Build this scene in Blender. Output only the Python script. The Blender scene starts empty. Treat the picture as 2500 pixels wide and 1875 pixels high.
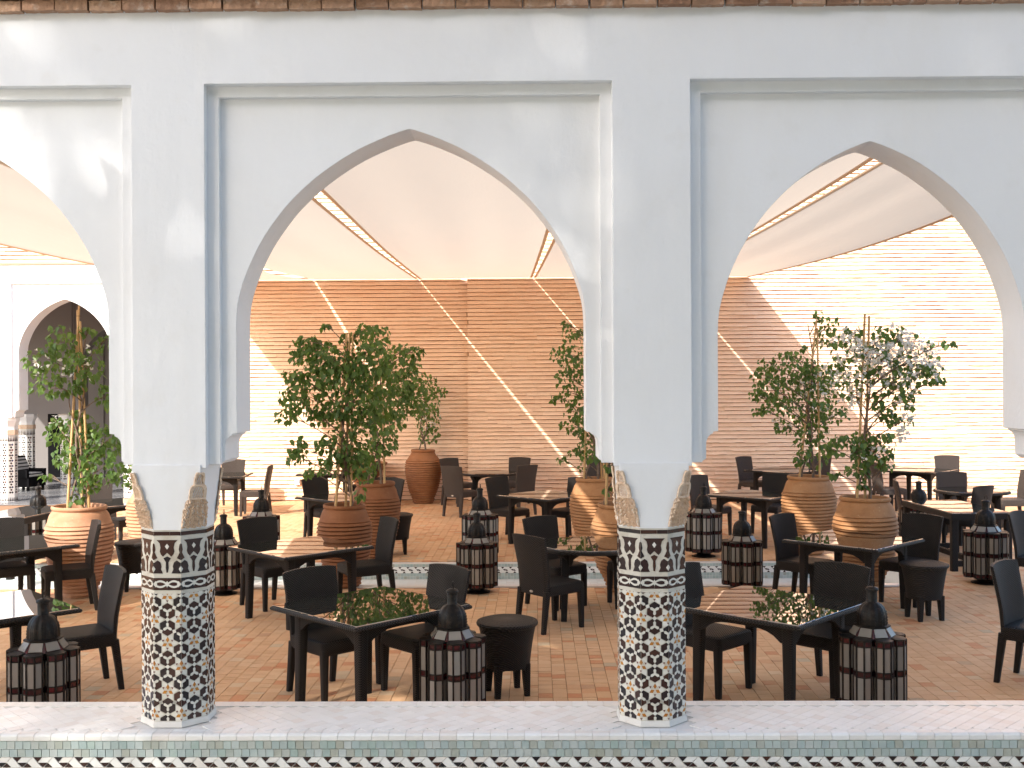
import bpy, bmesh, math, random
import numpy as np
from mathutils import Vector, Matrix
C = bpy.context.scene
COL = C.collection
PI = math.pi
R = math.radians
rnd = random.Random(7)
nr = np.random.RandomState(11)

# ------------------------------------------------------------------ camera, sky, sun, exposure
CAMZ = 2.37
cd = bpy.data.cameras.new('camera'); cam = bpy.data.objects.new('camera', cd); COL.objects.link(cam)
cd.sensor_width = 36; cd.lens = 36 * 2600 / 2500
cd.shift_x = -26 / 2500; cd.shift_y = 7.5 / 2500
cd.clip_start = 0.1; cd.clip_end = 2000
cam.location = (0, 0, CAMZ)
cam.rotation_euler = (Matrix.Rotation(R(0.7), 4, 'Z') @ Matrix.Rotation(R(90), 4, 'X') @ Matrix.Rotation(R(-0.3), 4, 'Z')).to_euler()
C.camera = cam

SUN = Vector((0.70, 1.0, -0.85)).normalized()          # the way the light travels
w = bpy.data.worlds.new('World'); C.world = w; w.use_nodes = True
wn = w.node_tree.nodes; bg = wn['Background']
sky = wn.new('ShaderNodeTexSky'); sky.sky_type = 'NISHITA'; sky.sun_disc = False
sky.sun_elevation = math.asin(-SUN.z); sky.sun_rotation = math.atan2(-SUN.x, -SUN.y)
sky.air_density = 1.0; sky.dust_density = 1.9; sky.ozone_density = 0.6
w.node_tree.links.new(sky.outputs[0], bg.inputs[0]); bg.inputs[1].default_value = 0.15
sl = bpy.data.lights.new('sun', 'SUN'); sl.energy = 2.8; sl.angle = R(0.53); sl.color = (1.0, 0.945, 0.87)
so = bpy.data.objects.new('sun', sl); COL.objects.link(so); so.rotation_euler = SUN.to_track_quat('-Z', 'Y').to_euler()
so.location = (-20, -20, 30)
C.view_settings.view_transform = 'Standard'; C.view_settings.look = 'None'
C.view_settings.gamma = 1; C.view_settings.use_curve_mapping = False
C.view_settings.exposure = 1.48
C.render.engine = 'CYCLES'
cy = C.cycles
cy.use_denoising = True; cy.max_bounces = 9; cy.diffuse_bounces = 5; cy.glossy_bounces = 4; cy.transmission_bounces = 4
cy.caustics_reflective = False; cy.caustics_refractive = False; cy.sample_clamp_indirect = 6

# ------------------------------------------------------------------ materials
def mat(name, base=(0.5, 0.5, 0.5), rough=0.6, spec=0.5, ramp=None, var=None, bump=None, metal=0, trans=None, ior=None,
        bevel=0.0, speck=None, grain=None, sheen=0):
    """ramp: list of (pos, colour) read by per-piece tone; var: (scale, amount) noise value change; bump: (scale, dist)"""
    m = bpy.data.materials.new(name); m.use_nodes = True
    N = m.node_tree.nodes; L = m.node_tree.links
    p = N['Principled BSDF']
    p.inputs['Base Color'].default_value = (*base, 1); p.inputs['Roughness'].default_value = rough
    p.inputs['Specular IOR Level'].default_value = spec; p.inputs['Metallic'].default_value = metal
    if ior: p.inputs['IOR'].default_value = ior
    if sheen: p.inputs['Sheen Weight'].default_value = sheen
    co = N.new('ShaderNodeTexCoord'); src = None
    if ramp:
        oi = N.new('ShaderNodeObjectInfo'); at = N.new('ShaderNodeAttribute'); at.attribute_name = 'tone'
        ad = N.new('ShaderNodeMath'); ad.operation = 'ADD'; L.new(oi.outputs['Random'], ad.inputs[0]); L.new(at.outputs['Fac'], ad.inputs[1])
        fr = N.new('ShaderNodeMath'); fr.operation = 'FRACT'; L.new(ad.outputs[0], fr.inputs[0])
        cr = N.new('ShaderNodeValToRGB'); L.new(fr.outputs[0], cr.inputs[0])
        e = cr.color_ramp.elements
        while len(e) < len(ramp): e.new(0.5)
        for i, (q, c) in enumerate(ramp): e[i].position = q; e[i].color = (*c, 1)
        src = cr.outputs[0]
    def geo_noise(scale, detail=4, rg=0.6, warp=None):
        t = N.new('ShaderNodeTexNoise'); t.inputs['Scale'].default_value = scale; t.inputs['Detail'].default_value = detail
        t.inputs['Roughness'].default_value = rg
        g = N.new('ShaderNodeNewGeometry')
        if warp:
            mp = N.new('ShaderNodeMapping'); mp.inputs['Scale'].default_value = warp
            L.new(g.outputs['Position'], mp.inputs[0]); L.new(mp.outputs[0], t.inputs[0])
        else: L.new(g.outputs['Position'], t.inputs[0])
        return t
    def mixin(fac, colour, blend='MIX'):
        nonlocal src
        mx = N.new('ShaderNodeMix'); mx.data_type = 'RGBA'; mx.blend_type = blend
        L.new(fac, mx.inputs[0])
        if src: L.new(src, mx.inputs[6])
        else: mx.inputs[6].default_value = (*base, 1)
        mx.inputs[7].default_value = (*colour, 1)
        src = mx.outputs[2]
    for v in (var or []):                       # (scale, lo, hi, colour, warp)
        t = geo_noise(v[0], warp=v[4] if len(v) > 4 else None)
        mr = N.new('ShaderNodeMapRange'); mr.inputs[1].default_value = v[1]; mr.inputs[2].default_value = v[2]
        mr.inputs[3].default_value = 0; mr.inputs[4].default_value = v[5] if len(v) > 5 else 1
        L.new(t.outputs[0], mr.inputs[0]); mixin(mr.outputs[0], v[3])
    if src: L.new(src, p.inputs['Base Color'])
    nrm = None
    if bevel:
        b = N.new('ShaderNodeBevel'); b.samples = 4; b.inputs['Radius'].default_value = bevel; nrm = b.outputs[0]
    for (sc, dist, *wp) in (bump or []):
        t = geo_noise(sc, 5, warp=wp[0] if wp else None)
        bn = N.new('ShaderNodeBump'); bn.inputs['Distance'].default_value = dist; bn.inputs['Strength'].default_value = 1
        L.new(t.outputs[0], bn.inputs['Height'])
        if nrm: L.new(nrm, bn.inputs['Normal'])
        nrm = bn.outputs[0]
    if nrm: L.new(nrm, p.inputs['Normal'])
    if trans:                                   # (weight, colour)
        tr = N.new('ShaderNodeBsdfTranslucent'); tr.inputs[0].default_value = (*trans[1], 1)
        ms = N.new('ShaderNodeMixShader'); ms.inputs[0].default_value = trans[0]
        L.new(p.outputs[0], ms.inputs[1]); L.new(tr.outputs[0], ms.inputs[2])
        L.new(ms.outputs[0], N['Material Output'].inputs[0])
    return m

M = {}
M['plaster'] = mat('white_plaster', (0.83, 0.84, 0.85), 0.75, 0.3, bevel=0.006,
                   var=[(0.8, 0.45, 0.75, (0.80, 0.80, 0.80)), (5.0, 0.58, 0.8, (0.77, 0.765, 0.75), None, 0.6), (2.2, 0.55, 0.8, (0.79, 0.78, 0.76), (1, 1, 0.2), 0.7)],
                   bump=[(1.6, 0.014), (22, 0.0016), (5, 0.006, (1, 1, 0.3)), (60, 0.0006)])
M['grout'] = mat('pale_grout', (0.70, 0.68, 0.64), 0.8, 0.2, bump=[(60, 0.001)], var=[(9, 0.55, 0.8, (0.58, 0.50, 0.42))])
M['white_tile'] = mat('white_glazed_tile', rough=0.3, spec=0.45, ramp=[(0, (0.75, 0.74, 0.70)), (0.25, (0.80, 0.80, 0.77)), (0.6, (0.76, 0.76, 0.73)), (0.8, (0.73, 0.69, 0.64)), (1, (0.81, 0.81, 0.79))], bump=[(30, 0.0012)], bevel=0.001)
M['green_tile'] = mat('grey_green_glazed_tile', rough=0.26, spec=0.45, ramp=[(0, (0.32, 0.41, 0.38)), (0.2, (0.43, 0.50, 0.48)), (0.4, (0.36, 0.44, 0.44)), (0.6, (0.36, 0.37, 0.31)), (0.8, (0.47, 0.52, 0.51)), (1, (0.30, 0.39, 0.38))], var=[(30, 0.5, 0.8, (0.5, 0.53, 0.5), None, 0.5)], bump=[(35, 0.0012)])
M['dark_tile'] = mat('dark_brown_glazed_tile', rough=0.2, spec=0.5, ramp=[(0, (0.040, 0.012, 0.007)), (0.35, (0.028, 0.010, 0.008)), (0.6, (0.012, 0.010, 0.012)), (0.85, (0.060, 0.020, 0.010)), (1, (0.018, 0.012, 0.013))], bump=[(40, 0.0012)])
M['ochre_tile'] = mat('ochre_glazed_tile', rough=0.25, ramp=[(0, (0.50, 0.22, 0.03)), (1, (0.38, 0.14, 0.02))])
M['red_tile'] = mat('red_glazed_tile', rough=0.25, ramp=[(0, (0.17, 0.026, 0.02)), (1, (0.11, 0.02, 0.018))])
M['blue_tile'] = mat('blue_glazed_tile', rough=0.25, ramp=[(0, (0.02, 0.03, 0.10)), (0.5, (0.03, 0.03, 0.035)), (1, (0.13, 0.02, 0.02))])
M['cream_tile'] = mat('cream_glazed_tile', rough=0.28, spec=0.45, ramp=[(0, (0.66, 0.63, 0.55)), (0.4, (0.72, 0.69, 0.62)), (0.75, (0.63, 0.61, 0.54)), (1, (0.74, 0.72, 0.66))], bump=[(30, 0.0012)])
M['cream_grout'] = mat('cream_grout', (0.62, 0.58, 0.50), 0.8, 0.2, var=[(12, 0.5, 0.75, (0.48, 0.42, 0.34))], bump=[(60, 0.001)])
M['carved'] = mat('carved_tan_stucco', (0.76, 0.58, 0.43), 0.85, 0.15, var=[(70, 0.45, 0.7, (0.46, 0.29, 0.17), None, 0.8), (25, 0.4, 0.75, (0.82, 0.68, 0.53), None, 0.6)], bump=[(90, 0.003)])  # fine mottle paints crevice shade and highlights into the stucco colour
M['floor_tile'] = mat('terracotta_floor_tile', rough=0.62, spec=0.35, ramp=[(0, (0.659, 0.388, 0.210)), (0.15, (0.700, 0.436, 0.244)), (0.35, (0.628, 0.369, 0.197)), (0.52, (0.711, 0.461, 0.269)), (0.70, (0.649, 0.388, 0.210)), (0.84, (0.670, 0.407, 0.227)), (0.88, (0.618, 0.276, 0.130)), (0.93, (0.567, 0.242, 0.113)), (0.96, (0.515, 0.398, 0.260)), (1, (0.731, 0.514, 0.319))],
                     var=[(6, 0.5, 0.8, (0.536, 0.330, 0.176), None, 0.5), (45, 0.55, 0.75, (0.742, 0.514, 0.311), None, 0.45), (0.35, 0.5, 0.8, (0.515, 0.330, 0.185), None, 0.4)], bump=[(70, 0.0015)])
M['floor_bed'] = mat('terracotta_joint', (0.36, 0.21, 0.125), 0.9, 0.1)
M['brick'] = mat('terracotta_wall_brick', rough=0.85, spec=0.2, ramp=[(0, (0.83, 0.575, 0.40)), (0.3, (0.86, 0.61, 0.435)), (0.6, (0.82, 0.565, 0.39)), (0.85, (0.87, 0.63, 0.455)), (1, (0.81, 0.555, 0.38))],
                 var=[(0.5, 0.45, 0.75, (0.82, 0.60, 0.44), (1, 1, 2), 0.45), (9, 0.55, 0.8, (0.60, 0.38, 0.24), (0.35, 1, 2.5), 0.6)], bump=[(60, 0.004), (14, 0.008, (0.5, 1, 1.5))])
M['mortar'] = mat('wall_mortar', (0.26, 0.14, 0.08), 0.9, 0.1, bump=[(40, 0.004)])  # tone darkened to deepen the shadow line under each course
M['coping'] = mat('old_brick', rough=0.9, spec=0.15, ramp=[(0, (0.40, 0.24, 0.155)), (0.5, (0.48, 0.31, 0.21)), (1, (0.33, 0.19, 0.125))], var=[(14, 0.55, 0.7, (0.60, 0.52, 0.44), None, 0.6), (30, 0.5, 0.8, (0.2, 0.11, 0.07), None, 0.6)], bump=[(45, 0.008)])
for nm_, k_ in (('pot_red', (0.205, 0.078, 0.030)), ('pot', (0.27, 0.112, 0.045)), ('pot_buff', (0.35, 0.170, 0.072)), ('pot_sun_peach', (0.44, 0.225, 0.125))):  # the peach one has the sun on its pots put into the colour
    sc_ = lambda a, b, c: (k_[0] * a, k_[1] * b, k_[2] * c)
    M[nm_] = mat('terracotta_' + nm_, k_, 0.7, 0.3, var=[(3.2, 0.42, 0.7, sc_(1.15, 1.25, 1.4)), (8, 0.5, 0.75, sc_(0.7, 0.62, 0.58), (1, 1, 2), 0.6), (2.0, 0.55, 0.8, sc_(1.4, 1.75, 2.2), None, 0.5), (30, 0.62, 0.7, sc_(1.6, 2.2, 2.9), None, 0.35)], bump=[(45, 0.0025)])
M['soil'] = mat('potting_soil', (0.16, 0.085, 0.05), 0.95, 0.1, var=[(60, 0.5, 0.6, (0.34, 0.2, 0.13))], bump=[(60, 0.02)])
M['bark'] = mat('vine_bark', (0.15, 0.105, 0.075), 0.9, 0.1, var=[(25, 0.4, 0.7, (0.26, 0.2, 0.16))], bump=[(60, 0.004)])
M['bamboo'] = mat('bamboo_cane', (0.52, 0.32, 0.14), 0.5, 0.4, var=[(9, 0.45, 0.75, (0.60, 0.42, 0.22), (1, 1, 0.4)), (14, 0.6, 0.72, (0.33, 0.18, 0.075), (0.1, 0.1, 1.2))])
M['leaf'] = mat('bougainvillea_leaf', rough=0.45, spec=0.4, ramp=[(0, (0.055, 0.110, 0.026)), (0.4, (0.080, 0.150, 0.034)), (0.7, (0.038, 0.085, 0.021)), (0.9, (0.125, 0.21, 0.048)), (1, (0.19, 0.27, 0.07))], trans=(0.35, (0.20, 0.33, 0.07)))
M['bract'] = mat('white_bract', rough=0.6, spec=0.2, ramp=[(0, (0.88, 0.88, 0.87)), (0.7, (0.86, 0.87, 0.82)), (1, (0.84, 0.79, 0.73))], trans=(0.4, (0.85, 0.85, 0.82)))
M['tree_leaf'] = mat('tree_leaf', rough=0.5, ramp=[(0, (0.05, 0.10, 0.025)), (1, (0.08, 0.13, 0.03))], trans=(0.15, (0.10, 0.18, 0.03)))
M['lantern_metal'] = mat('blackened_iron', (0.007, 0.006, 0.0055), 0.42, 0.22, metal=0.0, var=[(30, 0.5, 0.75, (0.035, 0.026, 0.02))], bump=[(120, 0.002)])
M['milk_glass'] = mat('milky_lantern_glass', rough=0.16, spec=0.5, ramp=[(0, (0.27, 0.24, 0.205)), (0.4, (0.34, 0.32, 0.29)), (0.7, (0.22, 0.205, 0.18)), (1, (0.32, 0.33, 0.31))], bump=[(25, 0.001)], trans=(0.15, (0.3, 0.27, 0.24)))
M['red_glass'] = mat('dark_red_lantern_glass', (0.035, 0.006, 0.008), 0.15, 0.5, var=[(12, 0.52, 0.64, (0.10, 0.008, 0.011))], bump=[(40, 0.001)])
M['glass'] = mat('table_glass', (0.016, 0.017, 0.014), 0.012, 0.5, ior=7.0)
M['sail'] = mat('cream_shade_cloth', (0.70, 0.62, 0.51), 0.8, 0.1, trans=(0.5, (0.58, 0.505, 0.415)), var=[(0.7, 0.4, 0.8, (0.64, 0.56, 0.45), (1, 0.35, 1))], bump=[(1.6, 0.03, (1, 0.25, 1))])
M['hem'] = mat('doubled_cloth_hem', (0.74, 0.56, 0.40), 0.8, 0.1, trans=(0.45, (0.62, 0.42, 0.27)))
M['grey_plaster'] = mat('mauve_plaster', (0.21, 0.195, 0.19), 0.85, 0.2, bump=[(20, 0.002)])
M['black'] = mat('dark_interior', (0.006, 0.006, 0.007), 0.9, 0.1)
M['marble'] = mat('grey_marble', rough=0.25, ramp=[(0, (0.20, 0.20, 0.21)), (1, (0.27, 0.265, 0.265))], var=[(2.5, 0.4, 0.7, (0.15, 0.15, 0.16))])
M['pale_stone'] = mat('pale_stone', (0.55, 0.52, 0.48), 0.5, 0.3)
M['yellow_trim'] = mat('ochre_coping', (0.52, 0.41, 0.27), 0.8, 0.2)
M['outlet'] = mat('grey_plastic', (0.55, 0.6, 0.63), 0.4, 0.4)
M['tag'] = mat('steel_tag', (0.55, 0.52, 0.48), 0.35, 0.5, metal=0.8)
M['flower'] = mat('yellow_petal', (0.75, 0.40, 0.02), 0.6, 0.2)
M['lawn'] = mat('garden_paving', (0.40, 0.39, 0.36), 0.9, 0.1, var=[(3, 0.4, 0.7, (0.31, 0.31, 0.27))])

def wicker(name, base, hi):
    m = bpy.data.materials.new(name); m.use_nodes = True
    N = m.node_tree.nodes; L = m.node_tree.links; p = N['Principled BSDF']
    co = N.new('ShaderNodeTexCoord')
    vals = []
    for (dx, dy, dz, rot) in ((1, 1, 0, 0), (0, 0, 1, 0)):
        dot = N.new('ShaderNodeVectorMath'); dot.operation = 'DOT_PRODUCT'; dot.inputs[1].default_value = (dx, dy, dz)
        L.new(co.outputs['Object'], dot.inputs[0])
        ml = N.new('ShaderNodeMath'); ml.operation = 'MULTIPLY'; ml.inputs[1].default_value = 2 * PI / (0.024 if dz == 0 else 0.017); L.new(dot.outputs['Value'], ml.inputs[0])
        s = N.new('ShaderNodeMath'); s.operation = 'SINE'; L.new(ml.outputs[0], s.inputs[0]); vals.append(s.outputs[0])
    pr = N.new('ShaderNodeMath'); pr.operation = 'MULTIPLY'; L.new(vals[0], pr.inputs[0]); L.new(vals[1], pr.inputs[1])
    bn = N.new('ShaderNodeBump'); bn.inputs['Distance'].default_value = 0.006; L.new(pr.outputs[0], bn.inputs['Height'])
    L.new(bn.outputs[0], p.inputs['Normal'])
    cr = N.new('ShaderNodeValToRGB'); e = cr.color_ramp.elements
    e[0].position = 0.35; e[0].color = (*base, 1); e[1].position = 0.9; e[1].color = (*hi, 1)  # lighter strand tops: weave highlight painted into the colour
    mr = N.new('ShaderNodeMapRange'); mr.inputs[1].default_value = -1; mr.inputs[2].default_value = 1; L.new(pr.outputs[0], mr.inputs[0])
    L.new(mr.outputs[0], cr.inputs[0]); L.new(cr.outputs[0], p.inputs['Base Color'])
    p.inputs['Roughness'].default_value = 0.5; p.inputs['Specular IOR Level'].default_value = 0.30
    return m
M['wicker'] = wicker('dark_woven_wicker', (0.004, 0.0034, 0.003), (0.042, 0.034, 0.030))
M['wicker_lit'] = wicker('lit_woven_wicker', (0.030, 0.023, 0.020), (0.15, 0.122, 0.105))  # lighter copy of the wicker, sunlight on the rear chairs put into its colour

# ------------------------------------------------------------------ mesh helpers
class MB:
    def __init__(s): s.v = []; s.f = []; s.t = []
    def add(s, vs, fs, tone=None):
        o = len(s.v); s.v += [tuple(v) for v in vs]; s.f += [[i + o for i in f] for f in fs]
        if tone is not None: s.t += [tone] * len(fs)
        return s
    def box(s, x0, x1, y0, y1, z0, z1, tone=None, skip=()):
        vs = [(x0, y0, z0), (x1, y0, z0), (x1, y1, z0), (x0, y1, z0), (x0, y0, z1), (x1, y0, z1), (x1, y1, z1), (x0, y1, z1)]
        F = {'b': (0, 3, 2, 1), 't': (4, 5, 6, 7), 'f': (0, 1, 5, 4), 'r': (1, 2, 6, 5), 'k': (2, 3, 7, 6), 'l': (3, 0, 4, 7)}
        return s.add(vs, [F[k] for k in F if k not in skip], tone)
    def loft(s, rings, cap0=True, cap1=True, closed=True):
        n = len(rings[0]); vs = [p for r in rings for p in r]; fs = []
        for i in range(len(rings) - 1):
            for j in range(n if closed else n - 1):
                a = i * n + j; b = i * n + (j + 1) % n
                fs.append((a, b, b + n, a + n))
        if cap0: fs.append(tuple(range(n - 1, -1, -1)))
        if cap1: fs.append(tuple((len(rings) - 1) * n + j for j in range(n)))
        return s.add(vs, fs)
    def lathe(s, prof, n=32, cx=0, cy=0, cap0=False, cap1=False, ph=0):
        return s.loft([[(cx + r * math.cos(2 * PI * j / n + ph), cy + r * math.sin(2 * PI * j / n + ph), z) for j in range(n)] for r, z in prof], cap0, cap1)
    def tube(s, pts, r, n=6, r1=None):
        pts = [Vector(p) for p in pts]; rings = []
        for i, p in enumerate(pts):
            d = (pts[min(i + 1, len(pts) - 1)] - pts[max(i - 1, 0)]).normalized()
            a = d.orthogonal().normalized() if abs(d.z) > 0.9 else d.cross(Vector((0, 0, 1))).normalized()
            if abs(d.z) > 0.9: a = (Vector((1, 0, 0)) - d * d.x).normalized()
            b = d.cross(a); rr = r if r1 is None else r + (r1 - r) * i / max(1, len(pts) - 1)
            rings.append([p + (a * math.cos(2 * PI * j / n) + b * math.sin(2 * PI * j / n)) * rr for j in range(n)])
        return s.loft(rings)
    def prism(s, poly, y0, y1, back=True, skip=()):
        """poly in (x, z), counter-clockwise seen from -Y; front at y0"""
        n = len(poly); vs = [(x, y0, z) for x, z in poly] + [(x, y1, z) for x, z in poly]
        fs = [tuple(range(n))]
        if back: fs.append(tuple(range(2 * n - 1, n - 1, -1)))
        fs += [(i, i + n, (i + 1) % n + n, (i + 1) % n) for i in range(n) if i not in skip]
        return s.add(vs, fs)
    def mesh(s, name, m, smooth=False):
        me = bpy.data.meshes.new(name); me.from_pydata(s.v, [], s.f); me.update()
        if m: me.materials.append(m)
        if s.t and len(s.t) == len(s.f):
            a = me.attributes.new('tone', 'FLOAT', 'FACE'); a.data.foreach_set('value', np.array(s.t, 'f'))
        if smooth: me.polygons.foreach_set('use_smooth', [True] * len(me.polygons))
        return me

def place(name, me, parent=None, loc=None, rz=None):
    o = bpy.data.objects.new(name, me); COL.objects.link(o)
    if parent: o.parent = parent
    if loc is not None: o.location = loc
    if rz is not None: o.rotation_euler = (0, 0, rz)
    return o
def build(mb, name, m, parent=None, loc=None, rz=None, smooth=False):
    return place(name, mb.mesh(name, m, smooth), parent, loc, rz)
def smooth_by_angle(o, deg=40):
    me = o.data
    me.polygons.foreach_set('use_smooth', [True] * len(me.polygons))
    me.set_sharp_from_angle(angle=R(deg))
    return o
def tag(o, label, cat, group=None, kind=None):
    if label: o['label'] = label
    if cat: o['category'] = cat
    if group: o['group'] = group
    if kind: o['kind'] = kind
    return o
def thing(name, label, cat, loc=(0, 0, 0), rz=0, group=None):
    o = bpy.data.objects.new(name, None); COL.objects.link(o); o.empty_display_size = 0.1
    o.location = loc; o.rotation_euler = (0, 0, rz)
    return tag(o, label, cat, group)
def copy_tree(o, parent=None):
    c = o.copy(); COL.objects.link(c)
    if parent: c.parent = parent
    for ch in KIDS.get(o, []):
        copy_tree(ch, c)
    return c
KIDS = {}
def kids(root):
    KIDS[root] = [o for o in COL.objects if o.parent is root]
    for k in KIDS[root]: KIDS[k] = [o for o in COL.objects if o.parent is k]
def structure(o, kind='structure'): o['kind'] = kind; return o

# ------------------------------------------------------------------ ground and floor
WALLY = 22.4
RX0, RX1, RY0, RY1, RZ = -9.0, 4.55, 12.78, 14.30, -0.21      # sunken rill
fl = MB()
for (x0, x1, y0, y1) in ((-40, 40, -40, 12.64), (-40, RX0, 12.64, 14.42), (RX1, 40, 12.64, 14.42), (-40, 40, 14.42, 60)):
    fl.add([(x0, y0, -0.012), (x1, y0, -0.012), (x1, y1, -0.012), (x0, y1, -0.012)], [(0, 1, 2, 3)])
floor = structure(build(fl, 'plaza_floor', M['floor_bed']))
TW = 0.112
tl = []
for i in range(int((11.2 + 9.4) / TW)):
    x = -9.4 + i * TW; y = 6.05 + rnd.random() * 0.12
    while y < 22.35:
        d = rnd.choice((0.115, 0.115, 0.12, 0.12, 0.062, 0.118))
        xc, yc = x + TW / 2, y + d / 2
        if not (RX0 - 0.1 < xc < RX1 + 0.1 and 12.60 < y + d and y < 14.46) and not (xc < -8.25 and yc > 21.75): tl.append((xc, yc, d))
        y += d
near = sorted(range(len(tl)), key=lambda i: (tl[i][1] - 7.9) if (7.9 <= tl[i][1] and abs(tl[i][0] + 0.2) < tl[i][1] * 0.47) else 1e3 + i)[:300]
ns = set(near)
def tile_mb(mb, cx, cy, w_, d, z, tone, tilt):
    g = 0.0022; a, b = w_ / 2 - g, d / 2 - g
    j = lambda: rnd.uniform(-0.0012, 0.0012)
    c = [(cx - a + j(), cy - b + j()), (cx + a + j(), cy - b + j()), (cx + a + j(), cy + b + j()), (cx - a + j(), cy + b + j())]
    t = [z + rnd.uniform(-tilt, tilt) for _ in c]
    vs = [(p[0], p[1], -0.012) for p in c] + [(p[0], p[1], q) for p, q in zip(c, t)]
    mb.add(vs, [(4, 5, 6, 7), (0, 1, 5, 4), (1, 2, 6, 5), (2, 3, 7, 6), (3, 0, 4, 7)], tone)
mass = MB()
TILES = {}
for i, (xc, yc, d) in enumerate(tl):
    if i in ns:
        k = (d, rnd.randrange(3))
        if k not in TILES:
            mb = MB(); tile_mb(mb, 0, 0, TW, d, 0.0, 0.0, 0.0012); TILES[k] = mb.mesh('floor_tile', M['floor_tile'])
        place('floor_tile', TILES[k], floor, (xc, yc, 0))
    else: tile_mb(mass, xc, yc, TW, d, 0.0, rnd.random(), 0.0012)
structure(build(mass, 'floor_tiles', M['floor_tile'], floor), 'stuff')
# photographer's side
gp = MB().add([(-40, -40, -0.004), (40, -40, -0.004), (40, 5.3, -0.004), (-40, 5.3, -0.004)], [(0, 1, 2, 3)])
structure(build(gp, 'garden_path', M['lawn']))

# ------------------------------------------------------------------ zellige helpers
ZS = 0.0002257 * 0.98
ZDARK = [[(-98, 0), (98, 0), (0, 110)], [(15, 133), (220, 130), (120, 232)], [(145, 235), (335, 230), (235, 140)]]
ZWHITE = [[(106, 2), (340, 2), (228, 124), (20, 124), (7, 116)], [(236, 130), (348, 3), (374, 3), (472, 116), (484, 134), (584, 234), (346, 234)]]
def zpoly(p, mirror=False):
    q = [((x * ZS), -y * ZS) for x, y in p]
    if mirror: q = [(2 * 128 * ZS - x, -2 * 183 * ZS - z) for x, z in q]
    a = sum(q[i][0] * q[(i + 1) % len(q)][1] - q[(i + 1) % len(q)][0] * q[i][1] for i in range(len(q)))
    return q if a > 0 else q[::-1]
def shrink(p, e):
    cx = sum(a for a, b in p) / len(p); cz = sum(b for a, b in p) / len(p)
    out = []
    for a, b in p:
        d = math.hypot(a - cx, b - cz) or 1
        out.append((a + (cx - a) / d * e, b + (cz - b) / d * e))
    return out
def slab_mesh(name, p, m, th=0.003, e=0.0006): return MB().prism(shrink(p, e), -th, 0.001, back=False).mesh(name, m)
ZD = [slab_mesh('dark_tile', zpoly(p), M['dark_tile']) for p in ZDARK]
ZW = [slab_mesh('white_strip_tile', zpoly(p), M['white_tile'], 0.0028) for p in ZWHITE]
ZM = slab_mesh('dark_tile', zpoly(ZDARK[0], True), M['dark_tile'])
def rect_tile(name, w_, h, m, th=0.004, n=3):
    out = []
    for _ in range(n):
        g = 0.0011; j = lambda: rnd.uniform(-0.0006, 0.0006)
        p = [(-w_ / 2 + g + j(), -h / 2 + g + j()), (w_ / 2 - g + j(), -h / 2 + g + j()), (w_ / 2 - g + j(), h / 2 - g + j()), (-w_ / 2 + g + j(), h / 2 - g + j())]
        mb = MB(); n4 = [(x, -th + rnd.uniform(-0.0006, 0.0006), z) for x, z in p] + [(x, 0.001, z) for x, z in p]
        mb.add(n4, [(0, 1, 2, 3), (0, 4, 5, 1), (1, 5, 6, 2), (2, 6, 7, 3), (3, 7, 4, 0)]); out.append(mb.mesh(name, m))
    return out

# ------------------------------------------------------------------ plinth
PT, PF, PB = 0.607, 5.416, 5.975
plinth = thing('tiled_plinth', 'long low white zellige tiled wall crossing the foreground under the columns', 'low wall', (0, PF, 0))
pb = MB().box(-5.2, 3.9, 0.004, PB - PF, 0.0, PT - 0.004)
build(pb, 'core', M['grout'], plinth)
S = 0.062
cand = []
for i in range(-60, 90):
    for j in range(-60, 90):
        x = (i - j) * S * 0.7071; y = (i + j) * S * 0.7071 * 1.0
        if -3.05 < x < 2.8 and 0.075 < y < PB - PF - 0.085: cand.append((x, y))
cand = [c for c in cand if not any(abs(c[0] - X) < 0.2 and abs(c[1] - (5.70 - PF)) < 0.2 for X in (-1.925, 0.61))]
cand.sort(key=lambda c: c[1] + 0.05 * abs(c[0]))
def diamond(mb, x, y, tone, z=0):
    h = S * 0.7071 - 0.0010; t = [rnd.uniform(-0.0003, 0.0003) for _ in range(4)]
    c = [(x - h, y), (x, y - h), (x + h, y), (x, y + h)]
    mb.add([(a, b, z - 0.006) for a, b in c] + [(a, b, z + q) for (a, b), q in zip(c, t)], [(4, 5, 6, 7), (0, 1, 5, 4), (1, 2, 6, 5), (2, 3, 7, 6), (3, 0, 4, 7)], tone)
dm = []
for _ in range(4):
    mb = MB(); diamond(mb, 0, 0, 0); dm.append(mb.mesh('diamond_tile', M['white_tile']))
mb = MB()
for i, (x, y) in enumerate(cand):
    if i < 300: place('diamond_tile', rnd.choice(dm), plinth, (x, y, PT))
    else: diamond(mb, x, y, rnd.random(), PT)
structure(build(mb, 'diamond_tiles', M['white_tile'], plinth), 'stuff')
for (y0, y1) in ((0.043, 0.079), (PB - PF - 0.085, PB - PF - 0.002)):
    x = -3.05
    while x < 2.8:
        mbx = MB(); mbx.box(-0.0425, 0.0425, y0, y1, PT - 0.006, PT + (0.0012 if y0 > 0.1 else -0.001), skip='b'); build(mbx, 'edge_tile', M['white_tile'], plinth, (x, 0, 0)); x += 0.0865
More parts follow.
